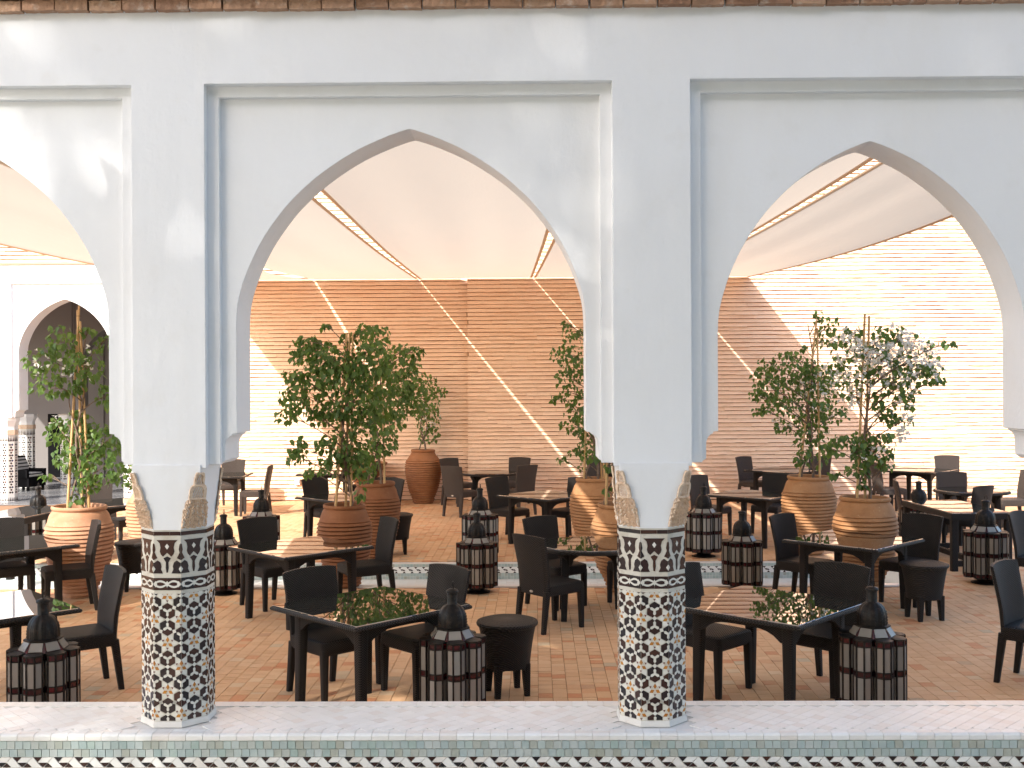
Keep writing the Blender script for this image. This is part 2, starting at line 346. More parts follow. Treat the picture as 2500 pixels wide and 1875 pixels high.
# rounded white nosing tiles
NW = 0.0865
nose = []
for _ in range(3):
    mb = MB(); a = NW / 2 - 0.001; prof = [(0.042, PT - 0.005), (0.042, PT + 0.0005), (0.012, PT + 0.0005), (0.003, PT - 0.003), (-0.003, PT - 0.010), (-0.004, PT - 0.031), (0.006, PT - 0.031)]
    off = rnd.uniform(-0.0008, 0.0008)
    mb.loft([[(-a, y + off, z + off) for y, z in prof], [(a, y + off, z) for y, z in prof]]); nose.append(mb.mesh('nosing_tile', M['white_tile']))
i = 0; x = -3.05
while x < 2.8:
    place('nosing_tile', rnd.choice(nose), plinth, (x, rnd.uniform(-0.0006, 0.0006), 0)); x += NW
sq = rect_tile('green_tile', 0.0407, 0.0407, M['green_tile'], n=5)
for r_ in range(2):
    x = -2.98 + r_ * 0.013
    while x < 2.72:
        place('green_tile', rnd.choice(sq), plinth, (x, rnd.uniform(-0.0008, 0.0006), 0.5525 - r_ * 0.0411)); x += 0.0411
PER = 480 * ZS
x = -2.98
while x < 2.75:
    for me in ZD: place('dark_tile', me, plinth, (x, 0, 0.4905))
    for me in ZW: place('white_strip_tile', me, plinth, (x, 0, 0.4905))
    place('dark_tile', ZM, plinth, (x, 0, 0.4905))
    x += PER
sq2 = rect_tile('lower_tile', 0.081, 0.081, M['white_tile'], n=3)
for r_ in range(4):
    x = -2.98
    while x < 2.72:
        place('lower_tile', rnd.choice(sq2), plinth, (x, 0, 0.36 - r_ * 0.083)); x += 0.083

# ------------------------------------------------------------------ sunken rill
rill = thing('tiled_rill', 'shallow sunken channel with white, grey-green and zigzag tiles crossing the terracotta floor', 'water channel', (0, 0, 0))
rb = MB()
rb.box(RX0, RX1, 14.30, 14.42, -0.3, 0.004); rb.box(RX0, RX1, 12.64, RY0, -0.3, 0.004)
rb.box(RX1, RX1 + 0.12, 12.64, 14.42, -0.3, 0.004); rb.box(RX0 - 0.12, RX0, 12.64, 14.42, -0.3, 0.004)
build(rb, 'kerb', M['white_tile'], rill)
build(MB().box(RX0, RX1, RY0, RY1, RZ - 0.05, RZ), 'basin', M['grout'], rill)
gw = rect_tile('green_tile', 0.041, 0.041, M['green_tile'], n=4)
mbg, mbd, mbw = MB(), MB(), MB()
x = RX0 + 0.02
while x < RX1:
    for z in (-0.022, -0.145, -0.186):
        mbg.add([(x - 0.0195, RY1 - 0.003, z - 0.0195), (x + 0.0195, RY1 - 0.003, z - 0.0195), (x + 0.0195, RY1 - 0.003, z + 0.0195), (x - 0.0195, RY1 - 0.003, z + 0.0195)], [(0, 1, 2, 3)], rnd.random())
    x += 0.041
structure(build(mbg, 'green_tiles', M['green_tile'], rill), 'stuff')
k = 0; x = RX0 + 0.05
build(MB().box(RX0, RX1, RY1 - 0.002, RY1, -0.124, -0.043, skip='k'), 'white_band', M['white_tile'], rill)
while x < RX1 - 0.05:
    for p in ZDARK + [None]:
        q = zpoly(p) if p else zpoly(ZDARK[0], True)
        if k < 98 and -5.5 < x < 4.5: pass
        mbd.add([(x + a, RY1 - 0.0045, -0.0435 + c) for a, c in q], [tuple(range(len(q)))], rnd.random())
    x += PER
structure(build(mbd, 'dark_tiles', M['dark_tile'], rill), 'stuff')
bt = []
for i in range(int((RX1 - RX0) / 0.1)):
    for j in range(int((RY1 - RY0) / 0.1)): bt.append((RX0 + 0.05 + i * 0.1, RY0 + 0.06 + j * 0.1))
for (x, y) in bt: mbw.box(x - 0.048, x + 0.048, y - 0.048, y + 0.048, RZ, RZ + 0.004, rnd.random(), skip='b')
structure(build(mbw, 'basin_tiles', M['white_tile'], rill), 'stuff')

# ------------------------------------------------------------------ columns
W8 = 0.1425; APO = W8 / 2 * (1 + math.sqrt(2)); CZ0, CZ1 = PT, 1.634
ZLO, ZHI = 0.640, 1.302
def clip(p, ax, lim, keep_less):
    out = []
    for i in range(len(p)):
        a, b = p[i], p[(i + 1) % len(p)]
        ia = (a[ax] <= lim) if keep_less else (a[ax] >= lim); ib = (b[ax] <= lim) if keep_less else (b[ax] >= lim)
        if ia: out.append(a)
        if ia != ib:
            t = (lim - a[ax]) / (b[ax] - a[ax]); out.append((a[0] + (b[0] - a[0]) * t, a[1] + (b[1] - a[1]) * t))
    return out
def area(p): return 0.5 * sum(p[i][0] * p[(i + 1) % len(p)][1] - p[(i + 1) % len(p)][0] * p[i][1] for i in range(len(p)))
def polar(c, th, pts):
    ct, st = math.cos(th), math.sin(th); return [(c[0] + (u * ct - v * st) * W8, c[1] + (u * st + v * ct) * W8) for u, v in pts]
def sym(half): return half + [(u, -v) for u, v in reversed(half) if abs(v) > 1e-9]
DARK = [(0.258, 0), (0.382, -0.202), (0.482, -0.180), (0.460, -0.096), (0.495, -0.052), (0.528, 0), (0.495, 0.052), (0.460, 0.096), (0.482, 0.180), (0.382, 0.202)]
KITE = [(0.13, 0), (0.19, -0.110), (0.222, -0.120), (0.380, -0.012), (0.380, 0.012), (0.222, 0.120), (0.205, 0.1)]
OCH = [(0.025, 0), (0.125, -0.072), (0.228, 0), (0.125, 0.072)]
REDT = [(0.168, -0.062), (0.236, 0), (0.168, 0.062)]
LOBE = [(0.09, -0.046), (0.150, -0.046), (0.176, -0.022), (0.176, 0.022), (0.150, 0.046), (0.09, 0.046)]
SQR = [(-0.098, 0), (0, -0.098), (0.098, 0), (0, 0.098)]
face_pieces = []
stars, mids, tris = {}, {}, {}
zc = 1.045
for m_ in range(-3, 4):
    for (sx, dz) in ((0, 0), (-W8 / 2, 0.5), (W8 / 2, 0.5)):
        stars[(round(sx, 4), round(zc + (m_ + dz) * W8 * math.sqrt(3), 4))] = 1
for (sx, sz) in stars:
    for k in range(6):
        th = k * PI / 3
        mids[(round(sx + 0.5 * W8 * math.cos(th), 3), round(sz + 0.5 * W8 * math.sin(th), 3))] = th
        t3 = th + PI / 6
        tris[(round(sx + W8 / math.sqrt(3) * math.cos(t3), 3), round(sz + W8 / math.sqrt(3) * math.sin(t3), 3))] = t3 + PI
        face_pieces.append(('dark_tile', 'dark_tile', polar((sx, sz), t3, DARK)))
        face_pieces.append(('white_kite_tile', 'white_tile', polar((sx, sz), th, KITE)))
    for k in range(3):
        face_pieces.append(('ochre_tile', 'ochre_tile', polar((sx, sz), R(90 + 120 * k), OCH)))
        face_pieces.append(('red_tile', 'red_tile', polar((sx, sz), R(30 + 120 * k), REDT)))
for c, th in mids.items(): face_pieces.append(('white_square_tile', 'white_tile', polar(c, th, SQR)))
for c, th in tris.items():
    p = []
    for k in range(3):
        a = th + R(60) + k * R(120)
        p += polar(c, a, LOBE) + polar(c, a + R(60), [(0.040, 0)])
    face_pieces.append(('white_trefoil_tile', 'white_tile', p))
n_star = len(face_pieces)
def U(pts, z0=1.584): # arabesque units: px of a 425 px wide face
    return [(x / 425 * W8, z0 - y * 0.1779 / 485) for x, y in pts]
def mir(h): return h + [(-x, y) for x, y in reversed(h) if abs(x) > 1]
urn = mir([(0, 185), (65, 242), (100, 208), (115, 165), (104, 112), (108, 92), (120, 46), (165, 4)])
vase = mir([(0, 470), (12, 470), (24, 400), (20, 320), (58, 262), (0, 235)][::-1])
cornr = [(212, 395), (212, 330), (150, 292), (106, 320), (86, 378), (96, 420), (66, 480), (212, 480)]
upr = [(212, 50), (196, 64), (182, 140), (196, 182), (152, 262), (212, 292)]
for nm, mt, p in (('dark_tile', 'dark_tile', urn), ('dark_tile', 'dark_tile', vase), ('dark_tile', 'dark_tile', cornr), ('dark_tile', 'dark_tile', [(-x, y) for x, y in cornr]),
                  ('dark_tile', 'dark_tile', upr), ('dark_tile', 'dark_tile', [(-x, y) for x, y in upr])):
    face_pieces.append((nm, mt, U(p)))
drops = [('white_drop_tile', 'white_tile', U([(0, 55), (34, 95), (0, 140), (-34, 95)])), ('white_drop_tile', 'white_tile', U([(212, 375), (180, 415), (212, 462)])), ('white_drop_tile', 'white_tile', U([(-212, 375), (-212, 462), (-180, 415)]))]
bands = [('dark_bar_tile', 'dark_tile', [(-W8 / 2, 1.606), (W8 * 0.1, 1.606), (W8 * 0.1, 1.626), (-W8 / 2, 1.626)]), ('dark_bar_tile', 'dark_tile', [(W8 * 0.1, 1.606), (W8 / 2, 1.606), (W8 / 2, 1.626), (W8 * 0.1, 1.626)]),
         ('dark_bar_tile', 'dark_tile', [(-W8 / 2, 1.321), (0, 1.321), (0, 1.385), (-W8 / 2, 1.385)]), ('dark_bar_tile', 'dark_tile', [(0, 1.321), (W8 / 2, 1.321), (W8 / 2, 1.385), (0, 1.385)])]
def ccw(p): return p if area(p) > 0 else p[::-1]
face_meshes = []
for nm, mt, p in face_pieces + drops + bands:
    if n_star > 0: p = clip(clip(p, 1, ZLO, False), 1, ZHI, True)
    n_star -= 1
    if len(p) < 3: continue
    p = clip(clip(p, 0, -W8 / 2 + 0.0004, False), 0, W8 / 2 - 0.0004, True)
    if len(p) < 3 or abs(area(p)) < 6e-6: continue
    q = []
    for v in p:
        if not q or math.hypot(v[0] - q[-1][0], v[1] - q[-1][1]) > 1e-4: q.append(v)
    if len(q) < 3: continue
    p = ccw(q); cx = sum(a for a, b in p) / len(p); cz = sum(b for a, b in p) / len(p)
    th = 0.0034 if nm == 'white_drop_tile' else 0.0020
    mb = MB().prism(shrink([(a - cx, b - cz) for a, b in p], 0.0005), -th, 0.0008, back=False)
    face_meshes.append((nm, mb.mesh(nm, M['cream_tile' if mt == 'white_tile' else mt]), cx, cz))
br = MB()                                         # the white braid, two crossing ribbons
for sg in (1, -1):
    n = 48; top, bot = [], []
    for i in range(n + 1):
        x = -W8 / 2 + W8 * i / n; z = 1.353 + sg * 0.0145 * math.sin(2 * PI * (x + W8 / 2) / (W8 / 2 * 2) * 2 / 2 * 2 / 2 + 0) 
        z = 1.353 + sg * 0.0150 * math.sin(PI * (x + W8 / 2) / (W8 / 2) )
        top.append((x, z + 0.0052)); bot.append((x, z - 0.0052))
    for i in range(n):
        y = -0.0036 if sg > 0 else -0.0033
        br.add([(bot[i][0], y, bot[i][1]), (bot[i + 1][0], y, bot[i + 1][1]), (top[i + 1][0], y, top[i + 1][1]), (top[i][0], y, top[i][1])], [(0, 1, 2, 3)], 0.5)
for cx_ in (-W8 / 2 + 0.0105, 0, W8 / 2 - 0.0105):
    br.add([(cx_ - 0.0095, -0.0039, 1.353), (cx_, -0.0039, 1.353 - 0.017), (cx_ + 0.0095, -0.0039, 1.353), (cx_, -0.0039, 1.353 + 0.017)], [(0, 1, 2, 3)], 0.5)
braid_me = br.mesh('braid_tile', M['cream_tile'])
def octa(r_apo, z): 
    r = r_apo / math.cos(PI / 8); return [(r * math.cos(PI / 8 + k * PI / 4), r * math.sin(PI / 8 + k * PI / 4), z) for k in range(8)]
def carved_mesh():
    A = Vector((0.0712, -0.172, 1.642)); B = Vector((0.172, -0.0712, 1.642)); T = Vector((0.1795, -0.1795, 1.948))
    Mo = (A + B) / 2; r = (B - A).normalized(); up = (T - Mo); n = r.cross(up.normalized()).normalized(); Ln = up.length; u = up.normalized()
    NX, NZ = 60, 110; mb = MB(); idx = {}
    tiers = [(0.0, 0.335, 0.0705, 0.004), (0.335, 0.50, 0.0645, 0.0045), (0.50, 0.745, 0.050, 0.005), (0.745, 0.955, 0.030, 0.0055)]
    def prof(x, v):
        for (a, b, hw, d) in tiers:
            if a <= v <= b:
                t = (v - a) / (b - a); lim = hw * (1 if t < 0.45 else math.sqrt(max(0, 1 - ((t - 0.45) / 0.62) ** 2)) * 0.55 + 0.45)
                if v < 0.34: lim = hw
                if abs(x) > lim: return None
                q = x / hw; z = v * Ln
                h = d + 0.003 * (1 - q * q)
                if v < 0.5:                        # palmette scrolls
                    s = abs(x); h += 0.0085 * math.sin(s * 420 + 2.6 * math.sin(z * 95)) * math.cos(z * 150 - s * 210)
                    h += 0.0075 * max(0, math.cos(x * 200 / (1.15 - v))) ** 6 - 0.003
                    if 0.31 < v < 0.35: h += 0.0045
                else:                              # little niches
                    fr = abs(q); arch = 0.62 * math.sqrt(max(0, 1 - max(0, (t - 0.45) / 0.42) ** 2)) if t < 0.87 else 0
                    if fr < arch and t > 0.08: h -= 0.009; h += 0.006 * (abs(math.sin(x * 330 + z * 160)) > 0.8)
                    if t < 0.07 or t > 0.96: h += 0.004
                return h
        return None
    for j in range(NZ + 1):
        for i in range(NX + 1):
            x = -0.072 + 0.144 * i / NX; v = j / NZ; h = prof(x, v)
            if h is None: continue
            idx[(i, j)] = len(mb.v); mb.v.append(tuple(Mo + r * x + u * (v * Ln) + n * h))
    rim = {}
    for j in range(NZ):
        for i in range(NX):
            k4 = [(i, j), (i + 1, j), (i + 1, j + 1), (i, j + 1)]
            if all(k in idx for k in k4): mb.f.append([idx[k] for k in k4]); rim[(i, j)] = 1
    def back(k):
        if ('b', k) not in idx:
            i, j = k; idx[('b', k)] = len(mb.v); mb.v.append(tuple(Mo + r * (-0.072 + 0.144 * i / NX) + u * (j / NZ * Ln) - n * 0.004))
        return idx[('b', k)]
    for (i, j) in list(rim):
        for (di, dj, a, b) in ((-1, 0, (i, j + 1), (i, j)), (1, 0, (i + 1, j), (i + 1, j + 1)), (0, -1, (i, j), (i + 1, j)), (0, 1, (i + 1, j + 1), (i, j + 1))):
            if (i + di, j + dj) not in rim: mb.f.append([idx[b], idx[a], back(a), back(b)])
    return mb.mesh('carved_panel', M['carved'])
CARVED = carved_mesh()
def column(X, label, detail=True):
    t = thing('tiled_column', label, 'column', (X, 5.70, 0), 0, 'mosaic tiled columns of the arcade' if detail else None)
    mb = MB().loft([octa(APO, CZ0), octa(APO, CZ1)]); build(mb, 'shaft', M['cream_grout'] if detail else M['white_tile'], t)
    mb = MB().loft([octa(APO + 0.009, CZ0), octa(APO + 0.007, CZ0 + 0.012), octa(APO + 0.003, CZ0 + 0.030)]); build(mb, 'base_trim', M['grout'], t)
    mb = MB()
    sq_ = [(0.1805, 0.0), ]
    h, s2 = 0.180, 0.0712; a = APO - 0.001
    low = [(a, -s2), (a, s2), (s2, a), (-s2, a), (-a, s2), (-a, -s2), (-s2, -a), (s2, -a)]
    topc = [(h, -h), (h, h), (h, h), (-h, h), (-h, h), (-h, -h), (-h, -h), (h, -h)]
    vs = [(x, y, CZ1) for x, y in low] + [(x, y, CZ1 + 0.006) for x, y in low] + [(h, -h, 1.945), (h, h, 1.945), (-h, h, 1.945), (-h, -h, 1.945), (h, -h, 1.974), (h, h, 1.974), (-h, h, 1.974), (-h, -h, 1.974)]
    fs = [(i, (i + 1) % 8, (i + 1) % 8 + 8, i + 8) for i in range(8)]
    fs += [(8, 9, 17, 16), (9, 10, 17), (10, 11, 18, 17), (11, 12, 18), (12, 13, 19, 18), (13, 14, 19), (14, 15, 16, 19), (15, 8, 16)]
    fs += [(16, 17, 21, 20), (17, 18, 22, 21), (18, 19, 23, 22), (19, 16, 20, 23), (20, 21, 22, 23), tuple(range(7, -1, -1))]
    mb.add(vs, fs); build(mb, 'capital', M['plaster'], t)
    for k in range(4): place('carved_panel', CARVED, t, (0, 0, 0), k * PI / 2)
    if not detail: return t
    for k in range(-2, 3):
        al = k * PI / 4; nx, ny = math.sin(al), -math.cos(al); tx, ty = math.cos(al), math.sin(al)
        for nm, me, cx, cz in face_meshes:
            place(nm, me, t, (nx * APO + tx * cx, ny * APO + ty * cx, cz), al)
        place('braid_tile', braid_me, t, (nx * APO, ny * APO, 0), al)
    return t
column(-1.925, 'left mosaic tiled octagonal column in the foreground with carved tan capital')
column(0.61, 'right mosaic tiled octagonal column in the foreground with carved tan capital')

# ------------------------------------------------------------------ white arcade
YP, Y1, YA, YB = 5.528, 5.576, 5.610, 5.877
def arc_profile(half, spring, rise, zb, corb):
    """right half of an opening from its foot to the apex, as (dx, z)"""
    P0 = [(1, 0), (0.987, 0.130), (0.939, 0.268), (0.876, 0.393), (0.803, 0.499), (0.697, 0.622), (0.565, 0.735), (0.433, 0.823), (0.300, 0.895), (0.169, 0.949), (0.082, 0.979), (0.03, 0.994), (0, 1.0)]
    pts = [(half * a, spring + rise * b) for a, b in P0]
    out = []
    for i in range(len(pts) - 1):
        p0 = pts[max(i - 1, 0)]; p1 = pts[i]; p2 = pts[i + 1]; p3 = pts[min(i + 2, len(pts) - 1)]
        if i == 0: p0 = (p1[0], p1[1] - (p2[1] - p1[1]))
        for k in range(5):
            t = k / 5
            out.append(tuple(0.5 * (2 * p1[q] + (p2[q] - p0[q]) * t + (2 * p0[q] - 5 * p1[q] + 4 * p2[q] - p3[q]) * t * t + (3 * p1[q] - p0[q] - 3 * p2[q] + p3[q]) * t ** 3) for q in (0, 1)))
    out.append(pts[-1])
    c = [(half + corb * a, zb + b) for a, b in ((1.0, 0.0), (0.71, 0.018), (0.70, 0.10), (0.66, 0.118), (0.58, 0.132), (0.47, 0.142), (0.30, 0.150), (0.30, 0.158), (0.0, 0.162))]
    return c + out
def arcade_bay(mb, xa, xb, xc, half, spring, rise, zb, corb, zt, fo, fi, zo, zi, ys, zc_):
    yp, y1, ya, yb = ys
    h = arc_profile(half, spring, rise, zb, corb)
    right = [(xc + d, z) for d, z in h]; left = [(xc - d, z) for d, z in h]
    # opening runs left foot -> apex -> right foot; the solid lies round it (ccw seen from the front)
    poly = [(xa, zb)] + left + right[::-1][1:] + [(xb, zb), (xb, zt), (xa, zt)]
    n = len(poly)
    mb.prism(poly, ya, yb, True, skip=(n - 1, n - 3, n - 2))
    for (f_, zf, ya_, yb_, z0) in ((fi, zi, y1, ya + 0.001, zb), (fo, zo, yp, y1 + 0.001, zc_)):
        p = [(xa, z0), (xc - f_, z0), (xc - f_, zf), (xc + f_, zf), (xc + f_, z0), (xb, z0), (xb, zt), (xa, zt)]
        mb.prism(p, ya_, yb_, False, skip=(7, 5, 6))
ar = thing('white_arcade', 'white plastered arcade wall with pointed arches filling the foreground', 'arcade', (0, 0, 0))
mb = MB(); ZT = 4.328
ys = (YP, Y1, YA, YB)
arcade_bay(mb, -4.435, -1.925, -3.18, 0.9225, 2.707, 1.027, 1.972, 0.09, ZT, 1.079, 1.012, 3.955, 3.898, ys, 1.958)
arcade_bay(mb, -1.925, 0.61, -0.6575, 0.9225, 2.707, 1.027, 1.972, 0.09, ZT, 1.062, 1.000, 3.958, 3.900, ys, 1.958)
arcade_bay(mb, 0.61, 2.912, 1.761, 0.803, 2.640, 1.010, 1.972, 0.09, ZT, 0.952, 0.892, 3.962, 3.905, ys, 1.958)
# end piers and soffit closers
mb.box(-5.6, -4.435, YP, YB, 1.958, ZT, skip='r'); mb.box(2.912, 4.1, YP, YB, 1.958, ZT, skip='l')
mb.box(-5.6, 4.1, YP, YB, ZT, ZT + 0.16, skip='b')
o = build(mb, 'wall', M['plaster'], ar); smooth_by_angle(o, 30)
column(-4.435, 'white column of the arcade left outside the picture', False); column(2.912, 'white column of the arcade right outside the picture', False)
# old bricks of the eaves
x = -5.5; rows = 0
cb = []
for _ in range(6):
    mb = MB(); n = 7; L_ = 0.165
    r0 = [[( -L_ / 2 + L_ * i / n, -rnd.uniform(0, 0.008), rnd.uniform(0, 0.005)), (-L_ / 2 + L_ * i / n, -rnd.uniform(0, 0.006), 0.055 + rnd.uniform(-0.004, 0.003)), (-L_ / 2 + L_ * i / n, 0.1, 0.055), (-L_ / 2 + L_ * i / n, 0.1, 0.0)] for i in range(n + 1)]
    mb.loft(r0); cb.append(mb.mesh('brick', M['coping']))
for k, (z, y) in enumerate(((ZT + 0.004, YP - 0.035), (ZT + 0.064, YP - 0.075), (ZT + 0.124, YP - 0.11))):
    x = -3.6 + 0.06 * k
    while x < 3.4:
        place('brick', rnd.choice(cb), ar, (x, y + rnd.uniform(-0.008, 0.008), z + rnd.uniform(-0.003, 0.003)), rnd.uniform(-0.03, 0.03)); x += rnd.uniform(0.169, 0.177)
build(MB().box(-5.6, 4.1, YP - 0.05, YB + 0.05, ZT + 0.18, ZT + 0.22), 'roof_edge', M['coping'], ar)

# ------------------------------------------------------------------ brick wall at the back
WX0, WX1, STEPX = -8.25, 12.5, -1.42
bw = thing('brick_wall', 'tall terracotta brick wall with thin ledged courses closing the courtyard', 'wall', (0, WALLY, 0))
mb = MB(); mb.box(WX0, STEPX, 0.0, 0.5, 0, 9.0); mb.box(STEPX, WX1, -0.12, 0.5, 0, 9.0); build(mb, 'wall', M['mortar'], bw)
CH = 0.0835
def brick_rows(L_, seed):
    r = random.Random(seed); n = 10; rows_ = []; a, zb_ = r.uniform(0.026, 0.036), r.uniform(-0.002, 0.002)
    for i in range(n + 1):
        x = -L_ / 2 + 0.0004 + (L_ - 0.0008) * i / n; b = r.uniform(0.003, 0.009)
        a = min(0.044, max(0.020, a + r.gauss(0, 0.0022))); zb_ = min(0.006, max(-0.005, zb_ + r.gauss(0, 0.0014)))
        if i in (0, n) and r.random() < 0.25: a = max(0.016, a - 0.006)
        rows_.append([(x, -a, zb_), (x, -a * 0.70 - b * 0.30, 0.018 + zb_), (x, -b, CH - 0.011 + r.uniform(-0.002, 0.002)), (x, 0.004, CH - 0.010), (x, 0.004, 0.002)])
    return rows_
bm_ = [MB().loft(brick_rows(0.50, s)) for s in range(24)]
bme = [b.mesh('brick', M['brick']) for b in bm_]
mass = MB(); spots = []
z = 0.02
while z < 8.9:
    for (s0, s1) in ((WX0, STEPX), (STEPX, WX1)):
        x = s0 - rnd.uniform(0, 0.50)
        while x < s1 - 0.02:
            a, b = max(s0, x), min(s1, x + 0.50)
            if b - a > 0.03: spots.append(((a + b) / 2, z + rnd.gauss(0, 0.0009), (b - a) / 0.50))
            x += 0.50
    z += CH
pick = sorted((i for i in range(len(spots)) if spots[i][2] > 0.999), key=lambda i: abs(spots[i][0] + 1.0) * 1.0 + abs(spots[i][1] - 3.2) * 1.0)[:300]
pk = set(pick)
for i, (x, z, sc) in enumerate(spots):
    y = 0.0 if x < STEPX else -0.12
    if i in pk: place('brick', rnd.choice(bme), bw, (x, y, z))
    else:
        b = bm_[rnd.randrange(24)]; mass.add([(v[0] * sc + x, v[1] + y, v[2] + z) for v in b.v], b.f, rnd.random())
structure(build(mass, 'bricks', M['brick'], bw), 'stuff')
ol = thing('wall_outlet', 'small pale electrical box fixed low on the sunlit brick wall', 'outlet', (-5.02, WALLY - 0.035, 0.40))
bmx = MB().box(-0.055, 0.055, -0.05, 0.0, -0.06, 0.06); build(bmx, 'housing', M['outlet'], ol); build(MB().box(-0.045, 0.045, -0.062, -0.05, -0.02, 0.05), 'lid', M['outlet'], ol)

# ------------------------------------------------------------------ far white arcade on the left
FY = 22.25
fa = thing('far_arcade', 'sunlit white arcade building with one tall pointed arch seen through the left arch', 'building', (0, 0, 0))
mb = MB(); fys = (FY, FY + 0.03, FY + 0.045, FY + 0.45)
for (xa, xb) in ((-16.4, -13.8), (-13.8, -11.2), (-11.2, -8.6)):
    arcade_bay(mb, xa, xb, (xa + xb) / 2, 0.98, 3.16, 1.11, 1.78, 0.12, 5.0, 1.12, 1.10, 4.60, 4.58, fys, 1.78)
mb.box(-8.6, -8.22, FY, FY + 0.45, 1.78, 5.0, skip='l'); mb.box(-8.5, -8.22, FY, FY + 0.45, 0, 1.78)
build(mb, 'wall', M['plaster'], fa)
build(MB().box(-16.4, -8.22, FY - 0.04, FY + 0.3, 5.0, 5.03), 'coping', M['yellow_trim'], fa)
mb = MB()
up_rows = MB(); z = 5.07
while z < 9.0:
    x = -16.4 + rnd.uniform(0, 0.5)
    while x < -8.3:
        b = bm_[rnd.randrange(8)]; up_rows.add([(v[0] + x, v[1] + FY + 0.3, v[2] + z) for v in b.v], b.f, rnd.random()); x += 0.5
    z += CH
structure(build(up_rows, 'bricks', M['brick'], fa), 'stuff')
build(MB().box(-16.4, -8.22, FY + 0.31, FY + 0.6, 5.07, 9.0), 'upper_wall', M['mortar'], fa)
def far_column(x, y, label, r=0.165):
    t = thing('slender_tiled_column', label, 'column', (x, y, 0), 0, 'far tiled columns')
    build(MB().loft([octa(r, 0), octa(r, 1.42)]), 'shaft', M['white_tile'], t)
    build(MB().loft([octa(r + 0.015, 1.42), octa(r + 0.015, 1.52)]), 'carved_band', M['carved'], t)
    build(MB().loft([octa(r, 1.52), octa(r, 1.60), octa(r + 0.05, 1.72), octa(r + 0.05, 1.78)]), 'capital', M['plaster'], t)
    tt = {'dark_tile': MB(), 'blue_tile': MB()}
    wf = 2 * r * math.tan(PI / 8)
    for k in range(-2, 3):
        al = k * PI / 4; nx, ny = math.sin(al), -math.cos(al); tx, ty = math.cos(al), math.sin(al)
        for row in range(19):
            for c in range(3):
                s = (c - 1) * wf / 3 + (0 if row % 2 else wf / 6); zz = 0.2 + row * 0.056; q = 0.0255
                if abs(s) > wf / 2 - q: continue
                pts = [(s - q, zz), (s, zz - q), (s + q, zz), (s, zz + q)]
                tt['blue_tile' if (row + c) % 2 else 'dark_tile'].add([(nx * (r + 0.002) + tx * a, ny * (r + 0.002) + ty * a, b) for a, b in pts], [(0, 1, 2, 3)], rnd.random())
        for c in range(4):
            s = (c - 1.5) * wf / 4; q = wf / 10
            for (z0, z1) in ((0.02, 0.11), (1.28, 1.40)):
                tt['dark_tile'].add([(nx * (r + 0.002) + tx * a, ny * (r + 0.002) + ty * a, b) for a, b in ((s - q, z0), (s + q, z0), (s, z1))], [(0, 1, 2)], rnd.random())
    for k, m_ in tt.items(): structure(build(m_, k + 's', M[k], t), 'stuff')
far_column(-11.2, FY + 0.22, 'far tiled column at the left picture edge carrying the sunlit white arch')
far_column(-8.55, FY + 0.22, 'far tiled column behind the foreground pier beside the brick wall')
far_column(-13.8, FY + 0.22, 'far tiled column left outside the picture')
far_column(-12.35, 25.7, 'shaded tiled column standing inside the far white gallery, nearest to its left edge')
far_column(-11.45, 25.9, 'shaded tiled column inside the far gallery half hidden by the left potted plant', 0.15)
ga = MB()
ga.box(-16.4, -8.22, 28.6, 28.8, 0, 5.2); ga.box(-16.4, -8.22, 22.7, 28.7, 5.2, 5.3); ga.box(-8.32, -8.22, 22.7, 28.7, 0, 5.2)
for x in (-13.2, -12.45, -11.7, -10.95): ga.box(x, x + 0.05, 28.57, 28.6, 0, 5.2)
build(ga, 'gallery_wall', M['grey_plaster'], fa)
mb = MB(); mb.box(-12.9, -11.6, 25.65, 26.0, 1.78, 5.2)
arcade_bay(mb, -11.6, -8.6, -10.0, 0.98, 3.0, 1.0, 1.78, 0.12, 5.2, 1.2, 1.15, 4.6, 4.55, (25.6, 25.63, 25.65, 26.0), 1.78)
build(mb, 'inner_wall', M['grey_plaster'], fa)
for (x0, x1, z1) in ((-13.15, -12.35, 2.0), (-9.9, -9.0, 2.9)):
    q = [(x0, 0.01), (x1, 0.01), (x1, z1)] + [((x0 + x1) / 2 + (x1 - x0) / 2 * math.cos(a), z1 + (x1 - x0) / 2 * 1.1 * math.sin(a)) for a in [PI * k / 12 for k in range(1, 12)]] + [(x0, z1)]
    build(MB().prism(q, 28.54, 28.59), 'doorway', M['black'], fa)  # solid black panel, the darkness of the opening is its colour
wl = thing('wall_lantern', 'dark square lantern on the shaded wall inside the far gallery', 'lantern', (-13.98, 28.45, 3.05))
build(MB().box(-0.11, 0.11, -0.1, 0.1, 0, 0.62), 'glass_body', M['black'], wl); build(MB().box(-0.14, 0.14, -0.12, 0.12, 0.62, 0.68), 'cap', M['lantern_metal'], wl); build(MB().box(-0.14, 0.14, -0.12, 0.12, -0.05, 0.0), 'base', M['lantern_metal'], wl)
mf = MB()
for i in range(14):
    for j in range(12):
        x = -16.4 + i * 0.6; y = 21.78 + j * 0.6
        if x + 0.6 > -8.2 : continue
        mf.box(x + 0.006, x + 0.594, y + 0.006, y + 0.594, 0.0, 0.006, rnd.random(), skip='b')
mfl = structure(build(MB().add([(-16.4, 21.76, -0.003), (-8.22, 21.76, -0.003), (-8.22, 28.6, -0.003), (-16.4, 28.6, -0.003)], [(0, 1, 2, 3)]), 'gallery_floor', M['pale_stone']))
structure(build(mf, 'marble_tiles', M['marble'], mfl), 'stuff')

